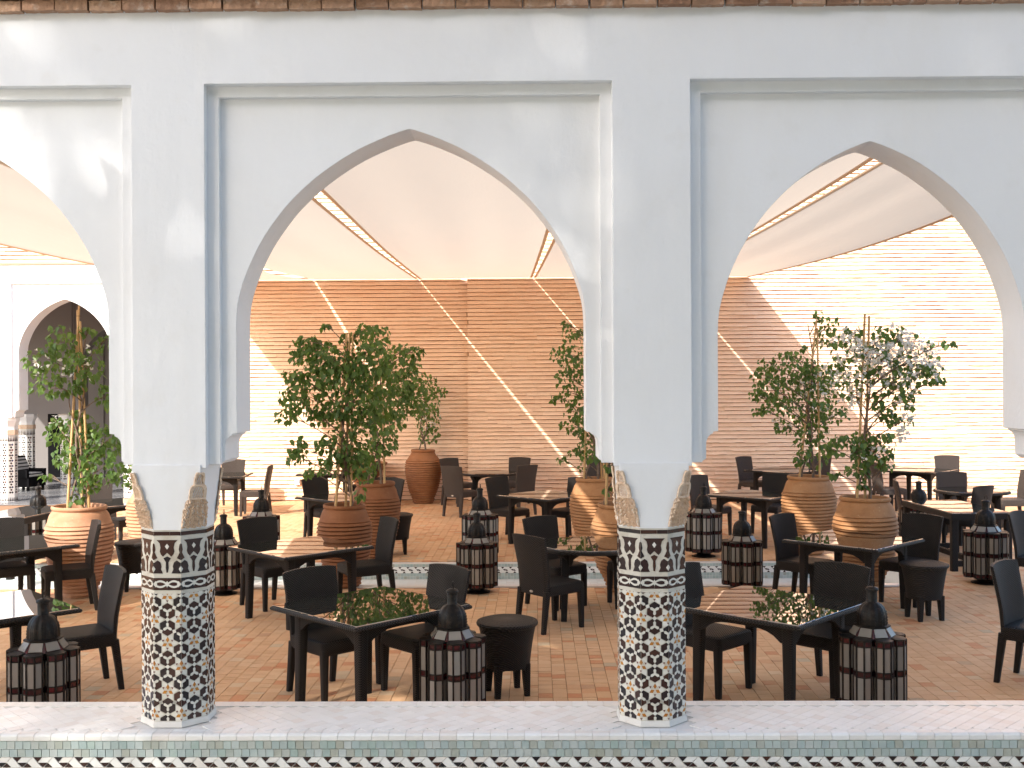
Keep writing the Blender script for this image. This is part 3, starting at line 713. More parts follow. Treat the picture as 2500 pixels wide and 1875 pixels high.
# ------------------------------------------------------------------ shade sails
def sail(label, xl, xr, sag, seed, drop=0, hems=(1, 1), zl=None, zr=None, ny=40, nx=14):
    """xl, xr: lists of (y, x) edges from the back wall towards the arcade"""
    ys_ = [WALLY - 0.14 - (WALLY - 0.14 - 5.95) * i / ny for i in range(ny + 1)]
    def at(e, y):
        e = sorted(e)
        if len(e) > 4 and e[0][1] > 4.1: return float(np.polyval(np.polyfit([a for a, b in e], [b for a, b in e], 3), y))
        return float(np.interp(y, [a for a, b in e], [b for a, b in e]))
    r = random.Random(seed); ph = r.uniform(0, 6)
    t = thing('shade_sail', label, 'shade sail', (0, 0, 0), 0, 'cream shade sails over the courtyard')
    def P(i, s):
        y = ys_[i]; u = i / ny
        x = at(xl, y) * (1 - s) + at(xr, y) * s
        z = 4.655 - 0.12 * u - sag * 4 * u * (1 - u) * (0.6 + 0.4 * 4 * s * (1 - s)) - 0.03 * math.sin(s * PI) * math.sin(u * PI) + 0.012 * math.sin(s * 17 + ph) * math.sin(PI * u) - drop * s * s * min(1, u * 6) * max(0, 1 - u * 3)
        if zl: z = z * (1 - (1 - s) ** 2) + at(zl, y) * (1 - s) ** 2
        if zr: z = z * (1 - s * s) + at(zr, y) * s * s
        if i == 0: y = WALLY - 0.035 if x < STEPX else WALLY - 0.155
        return (x, y, z)
    mb = MB(); n = nx + 1
    for i in range(ny + 1):
        for j in range(n): mb.v.append(P(i, j / nx))
    mb.f = [[i * n + j, i * n + j + 1, (i + 1) * n + j + 1, (i + 1) * n + j] for i in range(ny) for j in range(nx)]
    build(mb, 'cloth', M['sail'], t, smooth=True)
    for s, d in ((0, 1), (1, -1)):
        if not hems[s]: continue
        hb = MB(); pts = [P(i, s) for i in range(ny + 1)]
        for i, (x, y, z) in enumerate(pts): hb.v += [(x, y, z - 0.004), (x + d * 0.05, y, z - 0.006), (x + d * 0.004, y, z - 0.016)]
        for i in range(ny):
            a = 3 * i; hb.f += [[a, a + 1, a + 4, a + 3], [a, a + 3, a + 5, a + 2]]
        build(hb, 'hem', M['hem'], t, smooth=False)
    return t
g = lambda *p: list(p)
sail('leftmost cream shade sail reaching from the brick wall towards the left arch', g((22.3, -6.9), (17, -6.95), (13, -7.0), (6, -7.0)), g((22.3, -4.68), (21.6, -4.80), (20.9, -4.93), (20, -5.02), (18.5, -4.95), (6, -4.95)), 0.10, 1, 0.13, (1, 0), g((22.3, 4.65), (20, 4.5), (16.8, 4.35), (13.8, 4.28), (10, 4.30), (6, 4.5)))
sail('cream shade sail between the flared left gap and the diagonal gap in the middle arch', g((22.3, -4.64), (21.6, -4.75), (20.9, -4.87), (20, -4.97), (18.5, -5.05), (6, -5.05)), g((22.3, -2.46), (17, -2.49), (12, -2.47), (6, -2.45)), 0.12, 2, 0, (0, 1))
sail('wide cream shade sail over the centre, between the two gaps in the middle arch', g((22.3, -2.43), (17, -2.41), (12, -2.33), (6, -2.28)), g((22.3, -0.06), (15.6, 0.17), (10, 0.33), (6, 0.4)), 0.12, 3)
sail('cream shade sail right of the short gap, crossing behind the right column', g((22.3, -0.03), (15.6, 0.27), (10, 0.46), (6, 0.55)), g((22.3, 2.80), (15.6, 3.02), (10.5, 3.18), (6, 3.25)), 0.12, 4)
sail('rightmost cream shade sail with a curved free edge in the right arch', g((22.3, 2.83), (15.6, 3.11), (10.5, 3.31), (6, 3.42)), g((22.3, 4.44), (17.6, 4.46), (13.9, 4.5), (11.5, 4.55), (6, 4.6)), 0.10, 5, 0, (1, 1), None, g((22.3, 4.65), (19.8, 4.50), (17.6, 4.39), (13.9, 4.22), (11.5, 4.22), (6, 4.45)))

# ------------------------------------------------------------------ furniture prototypes
def rrect(hx, hy, rad, z, cx=0, cy=0, n=4):
    out = []
    for (sx, sy, a0) in ((1, 1, 0), (-1, 1, 90), (-1, -1, 180), (1, -1, 270)):
        for k in range(n + 1):
            a = R(a0 + 90 * k / n); out.append((cx + sx * (hx - rad) + rad * math.cos(a), cy + sy * (hy - rad) + rad * math.sin(a), z))
    return out
def leg_mb(x0, y0, z0, x1, y1, z1, w0, w1):
    return MB().loft([rrect(w1 / 2, w1 / 2, w1 * 0.2, z1, x1, y1, 2), rrect(w0 / 2, w0 / 2, w0 * 0.2, z0, x0, y0, 2)])
def make_chair(wk):
    t = thing('dining_chair', 'x', 'chair'); KIDS[t] = []
    def part(nm, mb, m, sm=40):
        o = build(mb, nm, m, t); smooth_by_angle(o, sm); KIDS[t].append(o); return o
    sb = MB()
    rings = [rrect(0.222, 0.212, 0.02, 0.352, 0.01), rrect(0.236, 0.224, 0.03, 0.372, 0.01), rrect(0.24, 0.230, 0.035, 0.432, 0.01), rrect(0.236, 0.226, 0.04, 0.452, 0.01), rrect(0.215, 0.205, 0.05, 0.462, 0.01)]
    sb.loft(rings); part('seat', sb, wk)
    nx, nz, th = 12, 10, 0.044; mb = MB(); G = {}
    for side in (0, 1):
        for j in range(nz + 1):
            v = j / nz; z = 0.352 + v * 0.575; hw = 0.214 + 0.030 * v
            x0 = -0.205 - max(0, z - 0.42) * 0.15 - 0.02 * v * v
            for i in range(nx + 1):
                q = 2 * i / nx - 1
                zz = z + (0.012 * (1 - q * q) - 0.003 * q ** 8 if j == nz else 0)
                edge = 0.012 if abs(q) == 1 or j == nz else 0
                x = x0 + 0.035 * q * q * min(1, v * 2.0 + 0.15) - (th - edge if side else edge * 0.6)
                G[(side, j, i)] = len(mb.v); mb.v.append((x, q * hw, zz))
    for j in range(nz):
        for i in range(nx):
            mb.f.append([G[(0, j, i)], G[(0, j, i + 1)], G[(0, j + 1, i + 1)], G[(0, j + 1, i)]]); mb.f.append([G[(1, j, i + 1)], G[(1, j, i)], G[(1, j + 1, i)], G[(1, j + 1, i + 1)]])
        mb.f.append([G[(0, j + 1, 0)], G[(1, j + 1, 0)], G[(1, j, 0)], G[(0, j, 0)]]); mb.f.append([G[(0, j, nx)], G[(1, j, nx)], G[(1, j + 1, nx)], G[(0, j + 1, nx)]])
    for i in range(nx):
        mb.f.append([G[(0, nz, i)], G[(0, nz, i + 1)], G[(1, nz, i + 1)], G[(1, nz, i)]]); mb.f.append([G[(1, 0, i)], G[(1, 0, i + 1)], G[(0, 0, i + 1)], G[(0, 0, i)]])
    part('backrest', mb, wk, 50)
    for s in (-1, 1):
        part('leg', leg_mb(0.215, s * 0.198, 0.40, 0.222, s * 0.202, 0.0, 0.060, 0.042), wk)
        part('leg', leg_mb(-0.218, s * 0.194, 0.40, -0.268, s * 0.200, 0.0, 0.060, 0.042), wk)
    tg = MB().loft([[(-0.252 - d, 0.024 * math.cos(2 * PI * k / 12), 0.385 + 0.012 * math.sin(2 * PI * k / 12)) for k in range(12)] for d in (-0.006, 0.004)]); part('oval_tag', tg, M['tag'])
    return t
chair0 = make_chair(M['wicker']); chair1 = make_chair(M['wicker_lit'])
used = set()
def inst(proto, nm, loc, rz, label, cat=None, group=None):
    if proto not in used: t = proto; used.add(proto)
    else: t = copy_tree(proto)
    t.name = nm; t.location = loc; t.rotation_euler = (0, 0, rz); t['label'] = label
    if group: t['group'] = group
    return t
CHAIRS = [
 (0, -1.61, 8.27, -45, 'dark wicker chair tucked under the left back edge of the front centre table'),
 (0, -0.90, 8.35, -135, 'dark wicker chair at the front centre table, its back rising right behind the front lantern'),
 (0, -3.62, 8.37, -142, 'dark wicker chair facing left beside the left tiled column, behind the front left lantern'),
 (0, -5.05, 11.41, -150, 'dark wicker chair standing right before the leftmost big terracotta pot'),
 (0, -5.79, 11.58, -50, 'dark wicker chair at the left picture edge, mirrored in the second left glass table'),
 (0, -4.62, 8.38, -45, 'wicker chair at bottom left picture edge, only its leg and seat corner showing'),
 (1, -6.91, 16.75, -60, 'brown wicker chair back half hidden by leaves behind the leftmost potted bougainvillea'),
 (1, -6.05, 15.75, -135, 'dark chair between the leftmost terracotta pot and the slim sunlit pot'),
 (1, -6.14, 21.26, -90, 'sunlit silvery wicker chair against the brick wall just right of the left pier'),
 (1, -5.27, 19.89, 185, 'sunlit brown wicker chair seen in profile facing left, just behind a lantern dome'),
 (0, -3.34, 16.78, -45, 'dark wicker chair left of the two central terracotta pots, facing right'),
 (0, -2.44, 16.64, -135, 'wicker chair peeping out right behind the rear central terracotta pot'),
 (0, -3.42, 20.85, 180, 'wicker chair by the brick wall hidden behind the leaves of the centre tree'),
 (0, -2.90, 11.58, -45, 'dark wicker chair left of the front central pot, just right of the left column'),
 (0, -1.87, 11.60, -150, 'dark wicker chair right of the front central pot, turned to the left'),
 (0, 0.14, 10.52, 40, 'dark wicker chair seen from behind at the round table beside the right column'),
 (0, 0.22, 11.58, -50, 'dark wicker chair facing us across the round table beside the right column'),
 (0, 1.10, 11.72, -135, 'dark wicker chair mostly hidden behind the right tiled column at the round table'),
 (1, -1.39, 19.70, 55, 'brown wicker chair with a light streak on its back, beside the tall wall pot'),
 (1, -1.57, 21.40, -45, 'wicker chair back between the tall wall pot and the far round table'),
 (1, -0.45, 21.50, -115, 'wicker chair against the brick wall behind the far round table, facing us'),
 (1, -0.34, 19.86, 130, 'brown wicker chair at the right of the far round table, turned away'),
 (0, -0.43, 16.79, -45, 'brown wicker chair with a yellow flower lying on its seat'),
 (0, 0.49, 16.65, -135, 'dark chair tucked behind the pale pot left of the right column'),
 (1, 1.22, 21.35, -100, 'wicker chair by the wall behind the plant stems left of the right column'),
 (1, 2.78, 17.0, -50, 'wicker chair just right of the right column, behind a lantern'),
 (0, 3.76, 17.19, -125, 'wicker chair just left of the rear right terracotta pot'),
 (1, 4.40, 21.50, -50, 'wicker chair at the left of the far table behind the rear right pot'),
 (1, 5.58, 21.45, -130, 'wicker chair by the wall seen between two plants in the right arch'),
 (0, 2.94, 11.72, -45, 'dark wicker chair left of the glass table that mirrors the front right pot'),
 (0, 4.07, 11.69, -140, 'dark wicker chair right of the front right pot, above the round stool'),
 (0, 2.26, 8.40, -135, 'dark wicker chair behind the front right table that mirrors leaves'),
 (0, 1.36, 8.39, -45, 'dark wicker chair behind the right column, its seat showing under the front right table'),
 (0, 3.99, 8.48, -45, 'dark wicker chair at the lower right picture edge facing right'),
 (0, 5.63, 11.89, -45, 'dark wicker chair at the right picture edge beside the far right lantern'),
 (0, 6.20, 15.45, 125, 'dark wicker chair seen from behind at the right, above the far right lantern'),
 (1, 6.82, 17.36, -95, 'sunlit grey wicker chair mirrored in the round table on the right'),
 (1, 8.31, 21.50, -100, 'brightest sunlit wicker chair against the sunlit brick wall on the far right'),
 (1, 6.57, 19.90, 5, 'brown wicker chair in profile facing right, half behind the white flowering plant'),
 (1, 5.75, 16.19, -15, 'brown chair in profile right of the front right pot, before a half hidden lantern'),
 (1, 7.95, 17.94, 180, 'wicker chair only just entering at the right picture edge, in the sun'),
]
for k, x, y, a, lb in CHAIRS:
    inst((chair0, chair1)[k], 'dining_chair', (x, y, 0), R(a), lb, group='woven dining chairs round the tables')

def arch_panel(hw, z0, z1, th, leg):
    """apron panel with an arched lower edge, along x, centred"""
    n = 12; top = [(hw, z1), (-hw, z1)]
    low = [(-hw, z0)] + [(-hw + leg + (2 * (hw - leg)) * i / n, z0 + (z1 - 0.055 - z0) * (1 - abs(2 * i / n - 1) ** 4)) for i in range(n + 1)] + [(hw, z0)]
    return low + top
def make_table(kind):
    t = thing('dining_table', 'x', 'table'); KIDS[t] = []
    def part(nm, mb, m, sm=35):
        o = build(mb, nm, m, t); smooth_by_angle(o, sm); KIDS[t].append(o); return o
    if kind == 'square':
        h = 0.545
        part('rim', MB().loft([rrect(h - 0.03, h - 0.03, 0.01, 0.704), rrect(h - 0.006, h - 0.006, 0.02, 0.707), rrect(h, h, 0.02, 0.716), rrect(h - 0.004, h - 0.004, 0.02, 0.728), rrect(h - 0.016, h - 0.016, 0.015, 0.735), rrect(h - 0.05, h - 0.05, 0.015, 0.735)]), M['wicker'])
        part('glass_top', MB().loft([rrect(h - 0.018, h - 0.018, 0.008, 0.7352), rrect(h - 0.018, h - 0.018, 0.008, 0.741), rrect(h - 0.0205, h - 0.0205, 0.008, 0.7425)]), M['glass'], 20)
        hw = 0.405
        for k in range(4):
            mb = MB().prism(arch_panel(hw, 0.57, 0.706, 0.03, 0.085), -hw, -hw + 0.03)
            o = part('apron', mb, M['wicker']); o.rotation_euler = (0, 0, k * PI / 2)
        for sx in (-1, 1):
            for sy in (-1, 1): part('leg', leg_mb(sx * 0.368, sy * 0.368, 0.70, sx * 0.38, sy * 0.38, 0, 0.084, 0.062), M['wicker'])
    elif kind == 'round':
        h = 0.56; pr = [(h - 0.04, 0.692), (h - 0.006, 0.697), (h, 0.712), (h - 0.004, 0.728), (h - 0.016, 0.735), (h - 0.06, 0.735)]
        part('rim', MB().lathe(pr, 64, cap0=True, cap1=True), M['wicker'])
        part('glass_top', MB().lathe([(h - 0.03, 0.7352), (h - 0.03, 0.741), (h - 0.033, 0.7425)], 64, cap1=True), M['glass'], 20)
        for k in range(4):
            a = PI / 4 + k * PI / 2
            mb = MB(); n = 8; prof = [(0.10, 0.692), (0.46, 0.692), (0.46, 0.66), (0.42, 0.62), (0.40, 0.56), (0.34, 0.56), (0.31, 0.615), (0.22, 0.645), (0.10, 0.655)]
            mb.prism(prof[::-1], -0.04, 0.04); o = part('bracket', mb, M['wicker']); o.rotation_euler = (0, 0, a)
            part('leg', leg_mb(0.39 * math.cos(a), 0.39 * math.sin(a), 0.66, 0.42 * math.cos(a), 0.42 * math.sin(a), 0, 0.086, 0.06), M['wicker'])
    else:
        hx, hy = 0.40, 0.80
        part('rim', MB().loft([rrect(hx - 0.006, hy - 0.006, 0.008, 0.655), rrect(hx, hy, 0.01, 0.66), rrect(hx, hy, 0.01, 0.73), rrect(hx - 0.008, hy - 0.008, 0.008, 0.735)]), M['wicker'])
        part('glass_top', MB().loft([rrect(hx - 0.02, hy - 0.02, 0.006, 0.7352), rrect(hx - 0.02, hy - 0.02, 0.006, 0.741), rrect(hx - 0.0225, hy - 0.0225, 0.006, 0.7425)]), M['glass'], 20)
        for sx in (-1, 1):
            for sy in (-1, 1): part('leg', leg_mb(sx * (hx - 0.05), sy * (hy - 0.05), 0.66, sx * (hx - 0.05), sy * (hy - 0.05), 0, 0.085, 0.085), M['wicker'])
        for sy in (-1, 1): part('stretcher', MB().box(-hx + 0.09, hx - 0.09, sy * (hy - 0.05) - 0.03, sy * (hy - 0.05) + 0.03, 0.06, 0.13), M['wicker'])
        part('stretcher', MB().box(-0.03, 0.03, -hy + 0.08, hy - 0.08, 0.061, 0.129), M['wicker'])
    return t
TP = {k: make_table(k) for k in ('square', 'round', 'long')}
TABLES = [
 ('square', -1.245, 7.99, 46, 'square glass topped table in the front centre, mirroring green leaves'),
 ('square', 1.735, 7.99, 48, 'square glass topped table front right, mirroring leaves and bright brick wall'),
 ('square', -4.15, 7.90, 45, 'square table cut by the left edge behind the front left lantern, mirroring white'),
 ('square', -5.57, 11.15, 46, 'square table left of the leftmost pot, second from the front on the left'),
 ('square', -2.435, 10.97, 46, 'square glass table before the two central terracotta pots'),
 ('square', 3.36, 11.34, 46, 'square glass table mirroring the front right terracotta pot'),
 ('square', -2.87, 15.98, 47, 'square table left behind the front central pot, half hidden'),
 ('square', 0.15, 16.12, 47, 'square table before the pale pot left of the right column, crossed by a light streak'),
 ('square', 3.28, 16.10, 50, 'square table just right of the right column, beyond two lanterns'),
 ('square', 4.78, 20.70, 46, 'square table by the wall left behind the rear right pot'),
 ('square', 7.36, 20.57, 46, 'square table in the sun by the wall on the far right'),
 ('square', -6.0, 20.1, 5, 'square table sunlit by the brick wall right of the left pier'),
 ('square', -4.05, 20.7, 3, 'square table at the wall behind the leaves of the centre tree'),
 ('square', -6.02, 15.35, 40, 'square table partly hidden behind the leftmost potted bougainvillea'),
 ('square', 1.95, 20.5, 46, 'square table by the wall hidden behind the right column'),
 ('square', 4.62, 7.95, 46, 'square table outside the right picture edge'),
 ('square', 6.42, 11.2, 46, 'square table just outside the right picture edge in the second row'),
 ('round', -0.89, 20.4, 0, 'round glass topped table near the brick wall in the centre'),
 ('round', 0.57, 11.07, 0, 'round glass table just left of the right tiled column'),
 ('round', 6.75, 16.6, 0, 'round glass table on the right mirroring a sunlit chair'),
 ('long', 5.62, 14.38, 3, 'oblong table on straight legs with low stretchers on the right'),
 ('long', -6.85, 14.02, -6, 'oblong table on straight legs at the left edge, mirroring the white arcade'),
]
for k, x, y, a, lb in TABLES: inst(TP[k], 'dining_table', (x, y, 0), R(a), lb, group='dark woven dining tables with glass tops')

def make_stool():
    t = thing('wicker_stool', 'x', 'stool'); KIDS[t] = []
    def part(nm, mb, m, sm=35):
        o = build(mb, nm, m, t); smooth_by_angle(o, sm); KIDS[t].append(o)
    part('seat', MB().lathe([(0.225, 0.525), (0.236, 0.535), (0.240, 0.548), (0.234, 0.562), (0.20, 0.572), (0.10, 0.577), (0.001, 0.578)], 40, cap0=True), M['wicker'])
    mb = MB(); n = 64; rings = []
    for v in range(9):
        ring = []
        for j in range(n):
            a = 2 * PI * j / n; q = abs(math.sin(2 * (a - PI / 4)))      # 0 on legs
            zb = 0.13 + 0.085 * min(1, q * 1.6) ** 0.5
            z = zb + (0.527 - zb) * v / 8; f = (z - 0.13) / 0.4
            r = 0.172 + 0.05 * max(0, f) ** 1.8; ring.append((r * math.cos(a), r * math.sin(a), z))
        rings.append(ring)
    mb.loft(rings, False, False); part('drum', mb, M['wicker'])
    part('underside', MB().lathe([(0.16, 0.30), (0.001, 0.30)], 24), M['wicker'])
    for k in range(4):
        a = PI / 4 + k * PI / 2; part('leg', leg_mb(0.157 * math.cos(a), 0.157 * math.sin(a), 0.25, 0.168 * math.cos(a), 0.168 * math.sin(a), 0, 0.066, 0.042), M['wicker'])
    return t
st0 = make_stool()
for x, y, a, lb in ((-0.23, 8.25, 20, 'round wicker stool in the front centre right of the lantern'), (3.93, 10.85, 12, 'round wicker stool before the front right table, near the right'),
                    (-4.75, 12.55, 30, 'round wicker stool between the leftmost pot and the left tiled column'), (-2.0, 15.2, 10, 'round wicker stool right of the two central pots'), (-3.0, 21.3, 0, 'wicker stool beside the tall wall pot, behind the centre tree')):
    inst(st0, 'wicker_stool', (x, y, 0), R(a), lb, group='round woven stools')

# ------------------------------------------------------------------ lanterns
def make_lantern():
    t = thing('moroccan_lantern', 'x', 'lantern'); KIDS[t] = []
    def part(nm, me_or_mb, m=None, sm=None, loc=None, rot=None):
        o = build(me_or_mb, nm, m, t) if isinstance(me_or_mb, MB) else place(nm, me_or_mb, t)
        if sm: smooth_by_angle(o, sm)
        if loc: o.location = loc
        if rot is not None: o.rotation_euler = (0, 0, rot)
        KIDS[t].append(o); return o
    rc, rl = 0.176, 0.067; angs = [-118, -70, -24, 24, 70, 118]
    V = []
    for k in range(8):
        a0 = k * PI / 4
        for q in angs:
            a = a0 + R(q); V.append((rc * math.cos(a0) + rl * math.cos(a), rc * math.sin(a0) + rl * math.sin(a)))
    n = len(V)
    core = MB().loft([[(x * 0.965, y * 0.965, z) for x, y in V] for z in (0.072, 0.564)]); part('inner_body', core, M['black'])
    fr = MB(); bands = ((0.072, 0.084), (0.116, 0.124), (0.306, 0.314), (0.346, 0.354), (0.520, 0.528), (0.560, 0.571))
    for z0, z1 in bands: fr.loft([[(x * s, y * s, z) for x, y in V] for s, z in ((0.965, z0), (1.012, z0), (1.012, z1), (0.965, z1))], False, False)
    for i, (x, y) in enumerate(V):
        d = math.hypot(x, y); ux, uy = x / d, y / d; px, py = -uy, ux; q = 0.006
        fr.loft([[(x * 0.97 + px * q, y * 0.97 + py * q, z), (x * 1.012 + px * q, y * 1.012 + py * q, z), (x * 1.012 - px * q, y * 1.012 - py * q, z), (x * 0.97 - px * q, y * 0.97 - py * q, z)] for z in (0.08, 0.565)], False, False)
    part('iron_frame', fr, M['lantern_metal'])
    part('lid', MB().loft([[(x * 1.012, y * 1.012, 0.5712) for x, y in V], [(x * 0.8, y * 0.8, 0.577) for x, y in V]], False, True), M['lantern_metal'])
    for z0, z1 in ((0.084, 0.116), (0.314, 0.346), (0.528, 0.560)):
        part('red_glass_band', MB().loft([[(x * 0.992, y * 0.992, z) for x, y in V] for z in (z0, z1)], False, False), M['red_glass'])
    cache = {}
    for i in range(n):
        a, b = V[i], V[(i + 1) % n]; L_ = math.hypot(b[0] - a[0], b[1] - a[1]); cx, cy_ = (a[0] + b[0]) / 2 * 0.99, (a[1] + b[1]) / 2 * 0.99
        al = math.atan2(b[1] - a[1], b[0] - a[0])
        for z0, z1 in ((0.124, 0.306), (0.354, 0.520)):
            k = (round(L_, 3), z0)
            if k not in cache:
                hw = L_ / 2 - 0.005; h = (z1 - z0) / 2 - 0.0005
                cache[k] = MB().prism([(-hw, -h), (hw, -h), (hw, h), (-hw, h)], -0.0015, 0.0035).mesh('glass_pane', M['milk_glass'])
            part('glass_pane', cache[k], loc=(cx, cy_, (z0 + z1) / 2), rot=al)
    sh = MB(); N8 = 8
    def ring8(r, z, ph=PI / 8): return [(r * math.cos(ph + k * PI / 4), r * math.sin(ph + k * PI / 4), z) for k in range(8)]
    part('shoulder', MB().loft([ring8(0.166, 0.573), ring8(0.119, 0.634)], False, False), M['red_glass'])
    for k in range(8):
        r0 = ring8(0.1635, 0.579); r1 = ring8(0.1225, 0.632); a, b = Vector(r0[k]), Vector(r0[(k + 1) % 8]); c, d = Vector(r1[(k + 1) % 8]), Vector(r1[k])
        m0, m1 = (a + b) / 2, (c + d) / 2; f0, f1 = 0.74, 0.86
        P4 = [m0 + (a - m0) * f0, m0 + (b - m0) * f0, m1 + (c - m1) * f1, m1 + (d - m1) * f1]
        nrm = (b - a).cross(d - a).normalized()
        if nrm.dot(Vector((m0.x, m0.y, 0))) < 0: nrm = -nrm
        part('shoulder_pane', MB().loft([[p - nrm * 0.001 for p in P4], [p + nrm * 0.005 for p in P4]]), M['milk_glass'])
    part('collar', MB().loft([ring8(0.114, 0.630), ring8(0.128, 0.635), ring8(0.128, 0.646), ring8(0.110, 0.651)], False, True), M['lantern_metal'])
    dm_ = MB(); prof = [(0.107, 0.648), (0.107, 0.675), (0.106, 0.705), (0.100, 0.738), (0.088, 0.768), (0.070, 0.790), (0.048, 0.804), (0.037, 0.810)]
    NA = 64
    dm_.loft([[((r * (1 - 0.07 * abs(math.cos(4 * (2 * PI * j / NA))) ** 6)) * math.cos(2 * PI * j / NA), (r * (1 - 0.07 * abs(math.cos(4 * (2 * PI * j / NA))) ** 6)) * math.sin(2 * PI * j / NA), z) for j in range(NA)] for r, z in prof], False, True)
    part('pierced_dome', dm_, M['lantern_metal'], 60)
    studs = MB()
    for g_ in range(8):
        for row in range(5):
            for c in range(3):
                a = g_ * PI / 4 + PI / 8 + (c - 1) * 0.14; z = 0.662 + row * 0.020; r = float(np.interp(z, [p[1] for p in prof], [p[0] for p in prof])) + 0.0005
                q = 0.0045; x, y = r * math.cos(a), r * math.sin(a); tx, ty = -math.sin(a), math.cos(a)
                studs.add([(x - tx * q, y - ty * q, z), (x, y, z - q * 1.3), (x + tx * q, y + ty * q, z), (x, y, z + q * 1.3), (x * 1.03, y * 1.03, z)], [(0, 1, 4), (1, 2, 4), (2, 3, 4), (3, 0, 4)])
    structure(part('dome_studs', studs, M['lantern_metal']), 'stuff')
    part('neck', MB().lathe([(0.042, 0.804), (0.037, 0.812), (0.037, 0.888), (0.045, 0.891), (0.046, 0.900), (0.040, 0.910), (0.022, 0.918), (0.001, 0.92)], 16), M['lantern_metal'], 40)
    ringp = [(0.006, 0.028 * math.cos(2 * PI * k / 18), 0.942 + 0.028 * math.sin(2 * PI * k / 18)) for k in range(19)]
    part('ring_handle', MB().tube(ringp, 0.0038, 6), M['lantern_metal'], 60)
    part('foot', MB().lathe([(0.155, 0.0), (0.155, 0.010), (0.10, 0.025), (0.085, 0.048), (0.12, 0.074)], 16, cap0=True), M['lantern_metal'], 40)
    return t
lan0 = make_lantern()
LANTERNS = [
 (-0.61, 7.68, 1.0, 12, 'iron and glass lantern front centre, left of the round stool'),
 (-3.43, 7.36, 1.0, 5, 'iron and glass lantern in the bottom left corner, hiding a table'),
 (2.42, 7.72, 1.0, 8, 'iron and glass lantern front right, before the table that mirrors leaves'),
 (-0.69, 12.33, 1.0, 3, 'frontmost of the two lanterns standing in line in the centre before the rill'),
 (-0.78, 14.75, 1.06, 10, 'rearmost of the two lanterns standing in line in the centre'),
 (-3.62, 12.28, 1.0, 0, 'lantern just right of the left tiled column, half hidden by it'),
 (-3.82, 14.75, 1.05, 14, 'lantern whose dome shows above the chair right of the left column'),
 (2.33, 14.87, 1.06, 6, 'lantern close to the right edge of the right tiled column'),
 (2.39, 12.41, 1.0, 9, 'lantern standing at the rill between the right column and a dark chair'),
 (5.37, 12.8, 1.08, 4, 'lantern at the far right beside the oblong table'),
 (5.56, 15.55, 1.06, 0, 'lantern half hidden behind the oblong table on the right'),
 (-7.22, 15.35, 1.05, 11, 'lantern behind the oblong table at the left edge, dome above the glass'),
]
for x, y, s, a, lb in LANTERNS:
    t = inst(lan0, 'moroccan_lantern', (x, y, 0), R(a), lb, group='iron lanterns with milky glass panes standing on the floor'); t.scale = (s, s, s)

# ------------------------------------------------------------------ pots
def pot_mesh(h, rmax, rrim, rfoot, seed):
    r = random.Random(seed); prof = []
    zb = 0.795 * h; nr_ = int(zb / 0.045); pts = []
    def Rz(z):
        u = z / h
        return float(np.interp(u, [0, 0.1, 0.25, 0.4, 0.55, 0.68, 0.8, 0.9, 0.955], [rfoot, rfoot * 1.12, rfoot + (rmax - rfoot) * 0.55, rfoot + (rmax - rfoot) * 0.82, rmax * 0.985, rmax, rmax * 0.955, rrim * 1.06, rrim * 0.94]))
    prof = [(rfoot * 0.9, 0.0), (rfoot, 0.004)]
    for k in range(nr_):
        z0 = 0.02 + (zb - 0.02) * k / nr_; dz = (zb - 0.02) / nr_; w_ = r.uniform(0.8, 1.25)
        for t, o in ((0.0, -0.012), (0.07, 0.006), (0.22, 0.017), (0.5, 0.014), (0.8, 0.005), (0.94, -0.006)): prof.append((Rz(z0 + t * dz) + o * w_, z0 + t * dz))
    for u in (0.80, 0.82, 0.86, 0.90, 0.93): prof.append((Rz(u * h) + (0.006 if u == 0.80 else 0), u * h))
    prof += [(rrim * 0.93, 0.95 * h), (rrim * 0.98, 0.958 * h), (rrim, 0.972 * h), (rrim * 0.995, 0.99 * h), (rrim * 0.96, h), (rrim * 0.90, 0.995 * h), (rrim * 0.87, 0.97 * h), (rrim * 0.86, 0.90 * h)]
    mb = MB().lathe(prof, 56, cap0=True)
    wob = [r.uniform(0, 6) for _ in range(4)]
    mb.v = [(x * (1 + 0.006 * math.sin(2 * math.atan2(y, x) + wob[0])), y * (1 + 0.006 * math.sin(2 * math.atan2(y, x) + wob[0])), z + 0.005 * math.sin(math.atan2(y, x) + wob[1] + z * 9)) for x, y, z in mb.v]
    return mb, (rrim * 0.865, 0.925 * h)
POTS = [
 ('P1', -5.24, 12.15, 1.04, 0.365, 0.30, 0.17, 'leftmost ribbed terracotta pot, peach lit above and shaded below'),
 ('P2', -5.22, 14.40, 1.06, 0.325, 0.24, 0.16, 'pale sunlit ribbed pot half hidden by the left tiled column'),
 ('P3', -2.29, 12.69, 0.985, 0.315, 0.255, 0.17, 'front one of the two central ribbed terracotta pots, with bamboo canes'),
 ('P4', -2.25, 14.89, 1.05, 0.335, 0.275, 0.18, 'rear one of the two central ribbed terracotta pots'),
 ('P5', -2.32, 21.85, 1.10, 0.365, 0.25, 0.20, 'tall slender ribbed pot standing against the brick wall'),
 ('P6', 0.84, 15.00, 1.09, 0.36, 0.285, 0.18, 'larger yellowish pot left of the right column, crossed by a streak of light'),
 ('P7', 1.00, 12.35, 1.02, 0.36, 0.29, 0.17, 'yellowish pot behind the round table, partly hidden by the right column'),
 ('P8', 3.84, 15.05, 1.10, 0.37, 0.30, 0.18, 'rear one of the two ribbed pots in the right arch'),
 ('P9', 3.84, 12.49, 1.07, 0.355, 0.29, 0.17, 'front one of the two ribbed pots in the right arch, mirrored in a table'),
]
POTTOP = {}
